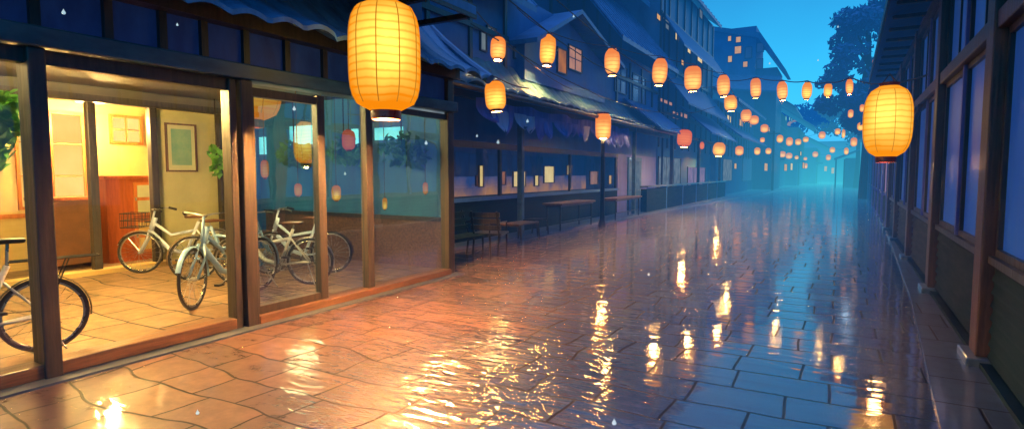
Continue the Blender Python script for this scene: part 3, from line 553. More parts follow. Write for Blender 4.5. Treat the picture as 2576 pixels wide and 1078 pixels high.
    if basket:
        k = MB()
        x0, x1, y0, y1, z0, z1 = .46, .74, -.17, .17, .74, .96
        for z in (z0, (z0 + z1) / 2, z1): k.tube([st(p) for p in ((x0, y0, z), (x1, y0, z), (x1, y1, z), (x0, y1, z))], .006, 4, True)
        for i in range(6):
            x = x0 + (x1 - x0) * i / 5
            for y in (y0, y1): k.tube([st((x, y, z0)), st((x, y, z1))], .004, 4)
            k.tube([st((x, y0, z0)), st((x, y1, z0))], .004, 4)
        for i in range(1, 6):
            y = y0 + (y1 - y0) * i / 6
            for x in (x0, x1): k.tube([st((x, y, z0)), st((x, y, z1))], .004, 4)
        k.tube([st((.36, 0, .82)), st((.46, 0, .82))], .01, 5); k.build('basket', M['iron'], r)
    if rack:
        k = MB()
        for y in (-.06, 0, .06): k.tube([(-.30, y, .83), (-.95, y, .83)], .007, 5)
        for x in (-.45, -.62, -.95): k.tube([(x, -.06, .83), (x, .06, .83)], .006, 5)
        for s in (-.06, .06): k.tube([(-.72, s, .825), (-WB, s, R)], .006, 5)
        k.build('rack', M['iron'], r)
    MB().tube([(-WB + .02, .06, R), (-WB - .12, .16, .03)], .008, 5).build('stand', M['steel'], r)
    return r
FZ = 0.06
def bike(label, rear, front, **k):
    a = Vector(rear); b = Vector(front); c = (a + b) / 2
    return bicycle(label, (c.x, c.y, FZ), atan2(b.y - a.y, b.x - a.x), **k)
bike('white bicycle with rear rack behind the leftmost post', (-6.12, 2.33), (-6.36, 1.30), frame='white_paint', saddle='black', rack=True, fender='rubber', up=.13)
bike('white bicycle with wire front basket, farthest back under the print', (-9.0, 5.75), (-9.55, 5.02), frame='paleblue_paint', saddle='leather', basket=True, steer=-0.25)
b3 = bike('blue grey bicycle with its front wheel nearest the clear pane', (-6.78, 4.98), (-6.52, 3.98), frame='teal_paint', saddle='leather', steer=0.35, fender='teal_paint')
b3.scale = (1.08, 1.08, 1.08)
bike('brown saddled bicycle with its rear wheel and brown mudguard facing out', (-8.25, 5.00), (-7.75, 5.95), frame='teal_paint', saddle='leather', fender='rust', steer=.2)
bike('pale bicycle right behind the shop door, saddle tilted towards the dark post', (-6.55, 5.62), (-7.4, 5.15), frame='cream_paint', saddle='leather', fender='steel')
bike('pale blue bicycle behind the door, deepest of the three there', (-7.05, 6.45), (-7.85, 6.0), frame='paleblue_paint', saddle='leather', fender='rust', steer=.3)

# ------------------------------------------------------------------ houses of the left row
def house(name, label, loc, cat='house'): return thing(name, label, cat, loc)
def win(par, x, y0, y1, z0, z1, pane, ny=2, nz=1, fr='dark_wood', d=1, t_=0.035):
    """a window in a wall whose outer face is the plane x; d = +1 faces the street from the left"""
    e = .05 * d; f = MB()
    def bx(b, xa, xb, *r): return b.box(min(xa, xb), max(xa, xb), *r)
    bx(f, x, x + e, y0, y1, z0, z0 + t_); bx(f, x, x + e, y0, y1, z1 - t_, z1); bx(f, x, x + e, y0, y0 + t_, z0 + t_, z1 - t_); bx(f, x, x + e, y1 - t_, y1, z0 + t_, z1 - t_)
    for i in range(1, ny): y = y0 + (y1 - y0) * i / ny; bx(f, x, x + e * .7, y - t_ * .4, y + t_ * .4, z0 + t_, z1 - t_)
    for i in range(1, nz): z = z0 + (z1 - z0) * i / nz; bx(f, x, x + e * .6, y0 + t_, y1 - t_, z - t_ * .35, z + t_ * .35)
    w = f.build('window', M[fr], par)
    bx(MB(), x, x + .015 * d, y0 + t_, y1 - t_, z0 + t_, z1 - t_).build('pane', M[pane], w)
    return w
def winuv(par, X, u0, v0, u1, v1, pane, ny=1, nz=1, fr='dark_wood', t_=0.035):
    a = onx(u0, v0, X); b = onx(u1, v1, X); zc = (onx((u0 + u1) / 2, v0, X).z, onx((u0 + u1) / 2, v1, X).z)
    return win(par, X, a.y, b.y, zc[1], zc[0], pane, ny, nz, fr, 1, t_)
def roofslab(par, y0, y1, xe, ze, xr, zr, m, th=0.14, name='roof', over=0.25, ribs=0.5):
    b = MB().prism([(xe, y0 - over, ze), (xe, y0 - over, ze + th), (xr, y0 - over, zr + th), (xr, y0 - over, zr)], (0, y1 - y0 + 2 * over, 0))
    n = int((y1 - y0) / ribs)
    for i in range(n + 1):
        y = y0 - over + (y1 - y0 + 2 * over) * i / n
        b.tube([(xe - .01, y, ze + th), ((xe + xr) / 2, y, (ze + zr) / 2 + th), (xr, y, zr + th)], .05, 5)
    return b.build(name, M[m], par)

# house A: long gallery house with the pent roof
A = house('gallery_house', 'long house with tiled pent roof over a glazed gallery and violet cloth', (-7.6, 15, 0))
XA = -7.55
MB().box(-12, XA, 8.0, 27.2, 2.4, 6.35).build('wall', M['wall_blue'], A)
MB().box(-12, XA, 8.0, 9.75, 0, 2.395).build('wall', M['wall_teal'], A)
MB().box(-12, XA, 21.7, 27.2, 0, 2.395).build('wall', M['wall_violet'], A)
MB().box(-12, -8.9, 9.76, 21.69, 0, 2.39).build('wall', M['wall_dim'], A)
MB().box(XA - .12, XA, 9.76, 21.69, 0, 0.98).build('low_wall', M['green_board'], A)
MB().box(XA - .14, XA + .08, 9.76, 21.69, 0.983, 1.06).build('counter_ledge', M['wall_blue'], A)
MB().tube([(-6.32, 8.0, 3.33), (-6.32, 26.9, 3.33)], .06, 8).build('gutter', M['iron'], A)
MB().box(XA - .12, XA + .02, 9.76, 21.69, 2.25, 2.393).build('lintel', M['dark_wood'], A)
# behind the gallery's glass: panelling with warm light painted in low down
b = MB().box(-8.89, -8.84, 9.8, 21.6, 1.02, 1.55); b.build('glow_panelling', M['warm_glow'], A)
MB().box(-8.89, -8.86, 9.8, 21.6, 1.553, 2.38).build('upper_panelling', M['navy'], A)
for (u0, v0, u1, v1, pm) in [(1202, 415, 1214, 470, 'lit_cream'), (1194, 440, 1201, 468, 'lit_orange'), (1258, 430, 1270, 465, 'lit_orange'), (1288, 430, 1320, 470, 'lit_cream'), (1342, 440, 1353, 468, 'lit_cream'), (1366, 417, 1392, 460, 'lit_cream'), (1424, 415, 1436, 440, 'lit_cream'), (1482, 430, 1502, 464, 'lit_peach'), (1529, 440, 1537, 463, 'lit_amber')]:
    winuv(A, -7.66, u0, v0, u1, v1, pm, 1, 1, 'brown_wood', .02)
for y in (9.83, 12.75, 17.2, 21.62):
    MB().box(XA - .09, XA - .01, y - .04, y + .04, 1.063, 2.247).build('gallery_mullion', M['dark_wood'], A)
for i in range(3):
    yy = (9.83, 12.75, 17.2, 21.62)
    MB().quad((XA - .05, yy[i] + .042, 1.063), (XA - .05, yy[i + 1] - .042, 1.063), (XA - .05, yy[i + 1] - .042, 2.247), (XA - .05, yy[i] + .042, 2.247)).build('gallery_pane', M['pane_side'], A)
for (y, x) in ((9.6, -7.05), (12.75, -6.98), (21.9, -6.95)):
    MB().box(x - .07, x + .07, y - .07, y + .07, 0, 3.42).build('column', M['beam'], A, bevel=0.015)
MB().box(-7.05, -6.9, 8.0, 27.0, 3.25, 3.40).build('plate_beam', M['dark_wood'], A)
wavy(7.95, 27.0, -6.3, 3.38, -7.6, 4.42, 0.5, 0.05, 0.22, 0.05, 0.04).build('pent_roof', M['slate_green'], A)
for y in (8.1, 9.7, 11.3, 12.9, 19.8, 21.4, 23.0, 24.6, 26.2): MB().box(XA + .001, XA + .06, y - .06, y + .06, 4.3, 6.1).build('timber_post', M['dark_wood'], A)
for (y0, y1, z) in ((8.05, 13.0, 5.0), (19.7, 27.1, 5.3)): MB().box(XA + .061, XA + .09, y0, y1, z, z + .12).build('timber_rail', M['dark_wood'], A)
for (u0, v0, u1, v1, pm) in [(1222, 68, 1246, 90, 'lit_grey'), (1205, 80, 1222, 130, 'lit_grey'), (1290, 120, 1304, 150, 'lit_grey')]:
    winuv(A, XA, u0, v0, u1, v1, pm, 2 if v1 < 100 else 1)
roofslab(A, 8.0, 13.2, -6.9, 5.75, -10.5, 9.8, 'roof_blue', .16)
# gable with the lit window
MB().prism([(-7.25, 13.45, 4.1), (-7.25, 19.4, 4.1), (-7.25, 19.4, 5.35), (-7.25, 16.0, 6.25), (-7.25, 13.45, 5.0)], (-3.5, 0, 0)).build('gable', M['wall_blue'], A)
def slab(par, p0, p1, p2, p3, th, m, name): MB().prism([p0, p1, p2, p3], (0, 0, th)).build(name, M[m], par)
slab(A, (-6.7, 13.1, 4.93), (-6.7, 16.0, 6.30), (-11, 16.0, 6.30), (-11, 13.1, 4.93), .12, 'roof_blue', 'gable_roof')
slab(A, (-6.7, 16.0, 6.303), (-6.7, 19.9, 5.3), (-11, 19.9, 5.3), (-11, 16.0, 6.303), .12, 'roof_blue', 'gable_roof')
winuv(A, -7.25, 1400, 122, 1424, 186, 'lit_orange', 1, 1); winuv(A, -7.25, 1428, 118, 1462, 180, 'lit_peach', 2, 2)
winuv(A, XA, 1545, 165, 1575, 235, 'dim_pane', 2, 2); winuv(A, XA, 1590, 190, 1622, 260, 'dim_pane', 2, 2)
roofslab(A, 19.6, 27.0, -6.6, 6.2, -10.5, 11.0, 'roof_blue', .16)
slab(A, (-5.95, 22.2, 3.30), (-5.95, 26.6, 3.30), (-7.5, 26.6, 4.55), (-7.5, 22.2, 4.55), .07, 'awning', 'awning')
winuv(A, XA, 1655, 396, 1662, 445, 'lit_grey', 1, 1)
d = MB().box(XA, XA + .05, 22.9, 24.7, 0.06, 2.3).build('door', M['wall_teal'], A); MB().box(XA + .051, XA + .06, 23.05, 24.55, 0.9, 2.15).build('door_pane', M['lit_grey'], d)

# pennants of cloth under the pent roof
cl = thing('cloth_valance', 'torn violet and grey cloth strips hanging under the tiled pent roof', 'cloth', (-6.75, 15, 3.2))
MB().grid(lambda i, j: (-6.72 + .04 * sin(i * 60), 10.3 + 10.2 * i, 3.24 - .22 * j + .03 * sin(i * 33)), 60, 2).build('heading', M['cloth'], cl)
for k in range(19):
    y = 10.3 + k * .53; w = random.uniform(.5, .8); dz = random.uniform(.3, .62); tw = random.uniform(-.3, .35); sl = random.uniform(-.3, .4); pw_ = random.uniform(1.6, 4.5)
    MB().grid(lambda i, j: (-6.70 + tw * .4 * j * j + .05 * sin(7 * i + k) * j + .012 * (k % 2), y + w * (i - .5) * (1 - .92 * j ** pw_) + sl * j * j * .6 + w / 2, 3.06 - dz * j * (1 - .25 * sin(pi * i))), 6, 8).build('strip', M['cloth_grey'] if k in (1, 3, 4, 11) else M['cloth'], cl, True)

# taller dark houses standing behind the gallery house
def backhouse(label, x, y0, y1, ze, zr, wins=(), wallm='wall_dim', roofm='roof_blue', xe=1.0, depth=6.0):
    h = house('town_house', label, (x, (y0 + y1) / 2, 0))
    MB().box(x - depth, x, y0, y1, 0, ze + .2).build('wall', M[wallm], h)
    roofslab(h, y0, y1, x + xe, ze, x - depth * .6, zr, roofm, .18, ribs=.8)
    k_ = int((y1 - y0) / 1.5)
    for i in range(k_ + 1): y = y0 + .1 + (y1 - y0 - .2) * i / k_; MB().box(x + .001, x + .07, y - .07, y + .07, 2.9, ze + .1).build('timber_post', M['dark_wood'], h)
    for z in (4.6, 6.9, 9.2):
        if z < ze - .8: MB().box(x + .071, x + .10, y0, y1, z - .09, z + .09).build('timber_rail', M['dark_wood'], h)
    MB().tube([(x + .16, y0 + .3, 0.1), (x + .16, y0 + .3, ze)], .05, 6).build('downpipe', M['iron'], h)
    for w in wins: winuv(h, x, *w)
    return h
backhouse('tall dark roofed house behind the gallery house, nearest the big lantern', -10.6, 8.5, 15.5, 8.6, 13.5)
h = backhouse('dark house with a sloping row of dim orange windows below its eave', -9.3, 16.0, 27.0, 9.4, 16.0, [(1538, 45, 1548, 62, 'lit_peach'), (1556, 62, 1572, 78, 'lit_orange'), (1574, 72, 1588, 92, 'lit_orange')], xe=1.3)
h = backhouse('tall house with a few lit windows and stepped dark roofs', -7.6, 27.5, 40.5, 11.2, 14.5,
              [(1650, 36, 1663, 54, 'lit_amber'), (1666, 48, 1682, 56, 'lit_grey'), (1672, 60, 1682, 76, 'lit_grey'), (1697, 82, 1706, 104, 'lit_cream'), (1758, 24, 1766, 48, 'lit_grey'), (1752, 140, 1766, 158, 'lit_cream'), (1655, 250, 1690, 262, 'lit_peach'), (1640, 118, 1648, 134, 'lit_amber'), (1728, 118, 1737, 136, 'lit_cream'), (1712, 150, 1719, 166, 'lit_amber')], 'wall_teal', xe=.5)
for (y0, y1, z, xo) in ((27.8, 40.2, 8.4, 1.1), (28, 40, 5.7, 1.3)):
    slab(h, (-7.6 + xo, y0, z - .8), (-7.6 + xo, y1, z - .8), (-7.6, y1, z + .9), (-7.6, y0, z + .9), .1, 'roof_blue', 'lean_to_roof')
slab(h, (-5.85, 31.5, 3.7), (-5.85, 40.5, 3.6), (-7.55, 40.5, 5.2), (-7.55, 31.5, 5.2), .08, 'awning', 'awning')
winuv(h, -7.6, 1690, 280, 1705, 300, 'lit_peach'); winuv(h, -7.6, 1710, 284, 1728, 305, 'lit_peach', 2)
winuv(h, -7.6, 1655, 395, 1710, 470, 'lit_grey', 3, 1); winuv(h, -7.6, 1729, 420, 1772, 468, 'lit_pink', 3, 1); 
for y in (27.6, 33.6, 40.3): MB().box(-7.0, -6.85, y - .08, y + .08, 0, 3.6).build('post', M['iron'], h)
MB().box(-7.6, -6.9, 27.5, 40.4, 3.45, 3.6).build('shop_beam', M['dark_wood'], h)
# planter wall in front
pw = thing('planter_wall', 'low panelled wall along the pavement past the tables', 'wall', (-6.9, 28, 0.06))
for i in range(6):
    y = 23.0 + i * 3.1; MB().box(-7.0, -6.75, y, y + 3.0, 0.06, 1.0).build('panel', M['green_board'], pw)
    MB().box(-7.02, -6.72, y + 3.003, y + 3.097, 0.06, 1.06).build('pier', M['wall_blue'], pw)
MB().box(-7.05, -6.70, 23.0, 41.6, 1.063, 1.12).build('coping', M['kerb'], pw)
# farther houses
h = backhouse('lower house beyond the tall one with tiled front and dim shop window', -7.3, 41.0, 57, 6.4, 9.0, [(1858, 300, 1868, 318, 'lit_amber'), (1828, 290, 1838, 308, 'lit_cream'), (1884, 306, 1890, 320, 'lit_peach')], 'wall_blue', xe=1.4)
for (u0, v0, u1, v1, pm) in [(1818, 400, 1840, 455, 'lit_grey'), (1846, 410, 1852, 425, 'lit_amber'), (1868, 395, 1890, 455, 'dim_pane')]: winuv(h, -7.3, u0, v0, u1, v1, pm)
slab(h, (-5.7, 41.2, 4.0), (-5.7, 56.5, 4.0), (-7.25, 56.5, 5.2), (-7.25, 41.2, 5.2), .1, 'awning', 'awning')
h = house('apartment_tower', 'tallest far tower with five lit windows and one steep roof side', (-8, 63, 0))
MB().box(-12.5, -7.3, 60, 66, 0, 15.6).build('wall', M['wall_blue'], h); MB().box(-7.297, -5.4, 60.2, 66, 0, 11.6).build('side_wing', M['wall_teal'], h)
MB().prism([(-12.8, 59.6, 16.0), (-12.8, 59.6, 16.35), (-6.9, 59.6, 14.85), (-4.6, 59.6, 11.2), (-4.9, 59.6, 11.2), (-7.1, 59.6, 14.4)], (0, 6.6, 0)).build('roof', M['roof_blue'], h)
def fwin(h, Y, u0, v0, u1, v1, pm):
    a = ony(u0, v0, Y); b = ony(u1, v1, Y); f = MB().box(a.x - .06, b.x + .06, Y - .05, Y, b.z - .06, b.z).box(a.x - .06, b.x + .06, Y - .05, Y, a.z, a.z + .06).box(a.x - .06, a.x, Y - .05, Y, b.z, a.z).box(b.x, b.x + .06, Y - .05, Y, b.z, a.z).build('window', M['dark_wood'], h)
    MB().box(a.x, b.x, Y - .03, Y, b.z, a.z).build('pane', M[pm], f)
for w in [(1832, 92, 1839, 103), (1852, 94, 1863, 106), (1849, 118, 1864, 134), (1832, 142, 1841, 156), (1870, 156, 1880, 168)]: fwin(h, 60, *w, 'lit_amber')
for w in [(1876, 120, 1890, 145), (1905, 110, 1920, 130), (1905, 150, 1918, 172)]: fwin(h, 60 if w[0] < 1895 else 60.2, *w, 'dim_pane')
slab(h, (-12.6, 58.3, 9.9), (-5.0, 58.3, 9.0), (-5.0, 60, 10.6), (-12.6, 60, 11.4), .15, 'roof_blue', 'lean_to_roof')
for i, (x, y0, y1, ze, zr, lab, ws) in enumerate([
    (-5.9, 67, 80, 8.3, 12.5, 'far house with two pale windows under a long sweeping roof', [(1952, 250, 1958, 256, 'lit_grey'), (1962, 255, 1967, 262, 'lit_amber'), (1940, 300, 1945, 310, 'lit_cyan'), (1922, 410, 1930, 430, 'lit_amber'), (1942, 405, 1948, 428, 'lit_cream'), (1932, 320, 1937, 332, 'lit_amber')]),
    (-4.6, 81, 95, 7.2, 11.5, 'far house with small cyan lights along its front', [(1984, 294, 1987, 304, 'lit_cyan'), (1975, 292, 1978, 304, 'lit_cyan'), (1990, 297, 1992, 306, 'lit_cyan'), (1972, 412, 1979, 430, 'lit_amber'), (1988, 410, 1993, 428, 'lit_cream')]),
    (-3.0, 97, 116, 5.2, 8.5, 'farthest house of the left row, pale in the mist', [(2018, 408, 2023, 424, 'lit_amber'), (2012, 380, 2015, 392, 'lit_cream')])]):
    h = backhouse(lab, x, y0, y1, ze, zr, ws, 'wall_blue', xe=1.8, depth=7)
    MB().box(x, x + .9, y0, y1, 3.0, 3.25).build('shop_canopy', M['roof_blue'], h)
    MB().box(x + .003, x + .06, y0 + 2, y0 + 5, 0, 2.6).build('door', M['wall_dim'], h)
po = thing('utility_pole', 'thin dark pole rising past the far shop fronts', 'pole', (-5.3, 58, 0))
MB().tube([(-5.3, 58, 0), (-5.3, 58, 5.5)], [.12, .09], 8).build('shaft', M['iron'], po); MB().box(-5.8, -4.8, 57.95, 58.05, 5.2, 5.3).build('crossarm', M['iron'], po)
# the far end of the street
h = house('end_house', 'pale misty house closing the far end of the street', (0, 122, 0))
MB().box(-9, 3.5, 120, 128, 0, 4.6).build('wall', M['wall_blue'], h); MB().prism([(-9.5, 119, 4.6), (-9.5, 129, 4.6), (-9.5, 124, 7.6)], (13.5, 0, 0)).build('roof', M['roof_blue'], h)
for (u0, v0, u1, v1) in ((2052, 420, 2060, 432), (2074, 418, 2080, 430), (2092, 422, 2098, 436)): fwin(h, 120, u0, v0, u1, v1, 'lit_amber')
h = house('garden_shed', 'small lean-to roof on two posts at the far right end', (1.4, 74, 0))
slab(h, (-.5, 72, 3.1), (1.9, 72, 4.1), (1.9, 78, 4.1), (-.5, 78, 3.1), .15, 'roof_blue', 'roof'); MB().box(.6, 1.9, 74, 78, 0, 3.3).build('wall', M['wall_teal'], h)
for x in (-.3, .5): MB().box(x - .07, x + .07, 72.2, 72.34, 0, 3.15).build('post', M['iron'], h)

# street lamp with a paper lantern on its head
lp = thing('street_lamp', 'slim dark post carrying one orange paper lantern beside the tables', 'street lamp', (-6.2, 16.4, 0.0))
LX = -6.2; LY = onx(1517, 345, LX).y; q = Vector((LX, LY, onx(1514, 317, LX).z))
MB().tube([(LX, LY, 0.0), (LX, LY, q.z - .36)], [.075, .055], 10).build('pole', M['iron'], lp)
MB().lathe([(.13, .06), (.13, .12), (.08, .3)], (LX, LY, -.055), 12).build('base', M['iron'], lp)
MB().lathe([(.17, -.36), (.22, -.28), (.235, 0), (.23, .26), (.17, .36)], q, 18).build('lantern_shade', M['paper_peach'], lp, True)
MB().lathe([(.17, .36), (.19, .40), (.05, .43)], q, 14).build('lantern_cap', M['lacquer'], lp)
MB().lathe([(.01, -.365), (.10, -.365)], q, 10, False).build('bulb_opening', M['bulb'], lp)
# ------------------------------------------------------------------ tables and seats on the left pavement
def table(label, x0, x1, y0, y1, z):
    r = thing('outdoor_table', label, 'table', ((x0 + x1) / 2, (y0 + y1) / 2, 0.06), group='tables under the pent roof')
    MB().box(x0, x1, y0, y1, z - .05, z).build('tabletop', M['brown_wood'], r, bevel=.01)
    MB().box(x0 + .06, x1 - .06, y0 + .06, y1 - .06, z - .10, z - .052).build('apron', M['dark_wood'], r)
    for x in (x0 + .1, x1 - .1):
        for y in (y0 + .12, y1 - .12): MB().tube([(x, y, .06), (x, y, z - .052)], .022, 6).build('leg', M['iron'], r)
    MB().tube([(x1 - .1, y0 + .12, .3), (x1 - .1, y1 - .12, .3)], .014, 5).build('stretcher', M['iron'], r)
table('long brown table just before the slim lantern post', -7.1, -6.5, 14.2, 16.7, .82)
table('brown table beyond the slim lantern post', -7.0, -6.4, 18.4, 21.2, .80)
def bench(label, loc, rz, w, back=True, cat='bench', name='garden_bench', seat_m='brown_wood', dep=.5, hs=.44):
    r = thing(name, label, cat, loc, rz, local=True)
    for i in range(4): 
        y = -dep / 2 + dep * (i + .5) / 4; MB().box(-w / 2, w / 2, y - dep * .11, y + dep * .11, hs - .03, hs).build('seat_slat', M[seat_m], r)
    if back:
        b = MB()
        for i in range(3): z = hs + .12 + i * .13; b.box(-w / 2, w / 2, dep / 2 + .03 + i * .045, dep / 2 + .055 + i * .045, z - .045, z + .045)
        b.build('backrest', M[seat_m], r)
    for x in (-w / 2 + .05, w / 2 - .05):
        MB().tube([(x, -dep / 2, hs - .03), (x, -dep / 2 - .03, 0)], .022, 6).build('leg', M['iron'], r)
        MB().tube([(x, dep / 2 + (.17 if back else 0), hs + (.45 if back else -.03)), (x, dep / 2, hs - .02), (x, dep / 2 + .05, 0)], .022, 6).build('leg', M['iron'], r)
        MB().tube([(x, -dep / 2 + .02, hs - .045), (x, dep / 2, hs - .045)], .016, 6).build('seat_rail', M['iron'], r)
        if back: MB().tube([(x, dep / 2 + .1, hs + .22), (x, -dep / 2, hs + .2), (x, -dep / 2, hs - .02)], .016, 6).build('armrest', M['iron'], r)
bench('dark slatted bench half hidden behind the shop corner', (-6.3, 8.95, 0.0), pi / 2, 1.7, True, seat_m='green_board')
bench('dark slatted armchair with backrest turned along the pavement', (-6.15, 9.95, 0.0), radians(195), .62, True, 'chair', 'garden_chair', 'dark_wood', .58, .45)
bench('low brown slatted footstool in front of the armchair', (-6.45, 11.75, 0.06), pi / 2, 1.0, False, 'stool', 'garden_stool', 'brown_wood', .5, .44)
bench('low stool with slatted top next to the second column', (-6.75, 13.1, 0.06), pi / 2, .7, False, 'stool', 'garden_stool', 'green_board', .4, .42)

# ------------------------------------------------------------------ the right hand row, built along its own axis
RZ = -0.0125
def rrow(name, label, x, y): return thing(name, label, 'building', (x, y, 0), RZ, local=True)
R1 = rrow('timber_house', 'nearest timber house at right with brown posts, blue panes and green boarding', 1.06, 6.1)
def B(b, n, m, par=None, bev=0.0): return b.build(n, M[m], par or R1, bevel=bev)
posts = [-3.6, 0.0, 3.42, 6.9, 10.4, 13.4]
E1 = 13.6
for y in posts:
    p = B(MB().box(0, .27, y, y + .30, .10, 4.25), 'post', 'post_wood', bev=.012); B(MB().box(-.07, .29, y - .08, y + .38, .0, .098), 'plinth', 'kerb', p, .012)
B(MB().box(.14, 3.5, -4.0, E1, 0, 5.9), 'wall', 'wall_violet')
B(MB().box(.02, .138, -4.0, E1, .0, .07), 'base_course', 'green_board')
for i in range(len(posts) - 1):
    a, b_ = posts[i] + .302, posts[i + 1] - .002
    w = B(MB().box(.10, .138, a, b_, .072, .90), 'wainscot', 'green_board')
    s = MB()
    for k in range(7): z = .12 + k * .108; s.prism([(.099, a + .06, z), (.07, a + .06, z), (.075, a + .06, z + .02), (.099, a + .06, z + .085)], (0, b_ - a - .12, 0))
    B(s, 'louvre_board', 'green_board', w)
    B(MB().box(.05, .138, a, b_, .903, .965), 'window_sill', 'dark_wood')
    B(MB().box(.02, .138, a, b_, 2.82, 2.97), 'rail_beam', 'post_wood', bev=.01)
    B(MB().box(.02, .138, a, b_, 4.10, 4.24), 'rail_beam', 'dark_wood')
    m_ = (a + b_) / 2
    for (c, d) in ((a, m_), (m_, b_)):
        for z0, z1, fr in ((.967, 2.818, 'dark_wood'), (2.972, 4.098, 'dark_wood')):
            win(R1, .138, c + .04, d - .04, z0, z1, 'blue_pane', 1 if z0 < 2 else 2, 1, fr, -1, .06)
    B(MB().box(.06, .139, m_ - .035, m_ + .035, .967, 4.098), 'mullion', 'wall_violet')
    if i > 1: B(MB().tube([(.03, b_ - .05, 2.3), (.02, b_ - .35, 2.62), (.04, b_ - .9, 2.8)], .04, 6), 'brace', 'brown_wood')
B(MB().prism([(-.52, 0, 4.30), (-.52, 0, 4.40), (3.7, 0, 7.6), (3.7, 0, 7.4), (.14, 0, 4.75), (.14, 0, 4.60)], (0, E1 - .6 + .9, 0)).add([], []), 'roof', 'roof_blue')
B(MB().prism([(-.52, -4.4, 4.30), (-.52, -4.4, 4.40), (3.7, -4.4, 7.6), (3.7, -4.4, 7.4)], (0, 4.398, 0)), 'roof', 'roof_blue')
for k in range(18): y = -4.0 + k; B(MB().box(-.42, .137, y - .04, y + .04, 4.36 - .06, 4.36).add([], []), 'rafter', 'dark_wood')
B(MB().box(-.56, -.522, -4.4, E1 + .3, 4.26, 4.42), 'fascia', 'dark_wood')
R2 = rrow('row_house', 'second right hand house, lower, with violet walls beyond the big lantern', 1.24, 20.2)
MB().box(.1, 4, 0, 12, 0, 4.6).build('wall', M['wall_violet'], R2); MB().prism([(-.5, -.2, 4.4), (-.5, -.2, 4.52), (4, -.2, 6.6), (4, -.2, 6.4)], (0, 12.4, 0)).build('roof', M['roof_blue'], R2)
for k in range(5):
    y = k * 2.95; MB().box(0, .16, y, y + .16, 0, 4.35).build('post', M['wall_violet'], R2)
    if k < 4:
        win(R2, .1, y + .35, y + 2.75, 1.0, 2.7, 'lit_pink' if k == 0 else 'blue_pane', 2, 1, 'dark_wood', -1); win(R2, .1, y + .35, y + 2.75, 3.0, 4.1, 'blue_pane', 2, 1, 'dark_wood', -1)
        MB().box(.05, .098, y + .2, y + 2.9, .1, .9).build('wainscot', M['green_board'], R2)
R3 = rrow('row_house', 'third right hand house, small and blue, before the far shed', 1.45, 32.8)
MB().box(.1, 4, 0, 22, 0, 4.3).build('wall', M['wall_blue'], R3); MB().prism([(-.6, -.2, 4.1), (-.6, -.2, 4.25), (4, -.2, 6.6), (4, -.2, 6.4)], (0, 22.4, 0)).build('roof', M['roof_blue'], R3)
for k in range(6):
    y = k * 4.3; MB().box(0, .16, y, y + .18, 0, 4.05).build('post', M['wall_teal'], R3)
    if k < 5: win(R3, .1, y + .6, y + 3.7, 1.0, 2.7, 'blue_pane', 2, 1, 'dark_wood', -1)

# ------------------------------------------------------------------ trees
def tree(label, loc, blobs, count, size, trunk, m='leaf_blue', name='tree'):
    r = thing(name, label, 'tree', loc)
    b = MB().tube(trunk, [.28 - .2 * i / (len(trunk) - 1) for i in range(len(trunk))], 8)
    for q in blobs[:9]:
        s = Vector(trunk[-2]); b.tube([s, (s + Vector(q[:3])) / 2 + Vector((0, 0, .3)), q[:3]], [.1, .07, .03], 5)
    b.build('trunk', M['bark'], r); MB().leaves(blobs, count, size).build('crown', M[m], r)
def crown(c, R, n, rb, seed):
    rnd = random.Random(seed); out = []
    for _ in range(n):
        a = rnd.uniform(0, 2 * pi); z = rnd.uniform(-1, 1); k = rnd.uniform(.45, 1.0); q = sqrt(1 - z * z)
        s = rb * rnd.uniform(.6, 1.25); out.append((c[0] + R[0] * k * q * cos(a), c[1] + R[1] * k * q * sin(a), c[2] + R[2] * k * z, s, s, s * .7))
    return out
cA = at(2185, 165, 36)
tree('big dusk blue tree rising behind the right hand houses', (cA.x, cA.y, 0), crown(cA, (2.9, 2.5, 4.2), 46, .85, 3), 8000, .2, [(cA.x, cA.y, 0), (cA.x + .1, cA.y, 5), (cA.x, cA.y, cA.z), (cA.x, cA.y, cA.z + 2)])
cB = at(2160, 300, 62)
tree('lower spreading tree beyond the big one, above the far shed', (cB.x, cB.y, 0), crown(cB, (4.6, 3, 2.6), 26, 1.4, 5), 2600, .26, [(cB.x, cB.y, 0), (cB.x + .1, cB.y, 3), (cB.x, cB.y, cB.z), (cB.x, cB.y, cB.z + 1)])
cC = at(2020, 300, 140)
tree('hazy round tree above the roofs at the far end', (cC.x, cC.y, 0), crown(cC, (7, 4, 4.5), 22, 2.6, 8), 1500, .55, [(cC.x, cC.y, 0), (cC.x, cC.y, 7), (cC.x, cC.y, cC.z), (cC.x, cC.y, cC.z + 2)])
hl = MB()
random.seed(21)
hp = [(-90, 240), (-60, 230), (-30, 245), (0, 235), (30, 240), (70, 235), (110, 240)]
hl.grid(lambda i, j: (-120 + 260 * i, 250 + 40 * j, (15 + 6 * sin(i * 9) + 3 * sin(i * 23 + 1)) * sin(pi * min(1, j * 1.0 + .02) * .5)), 50, 6)
tag(hl.build('hills', M['leaf_blue'], None, True), kind='structure')

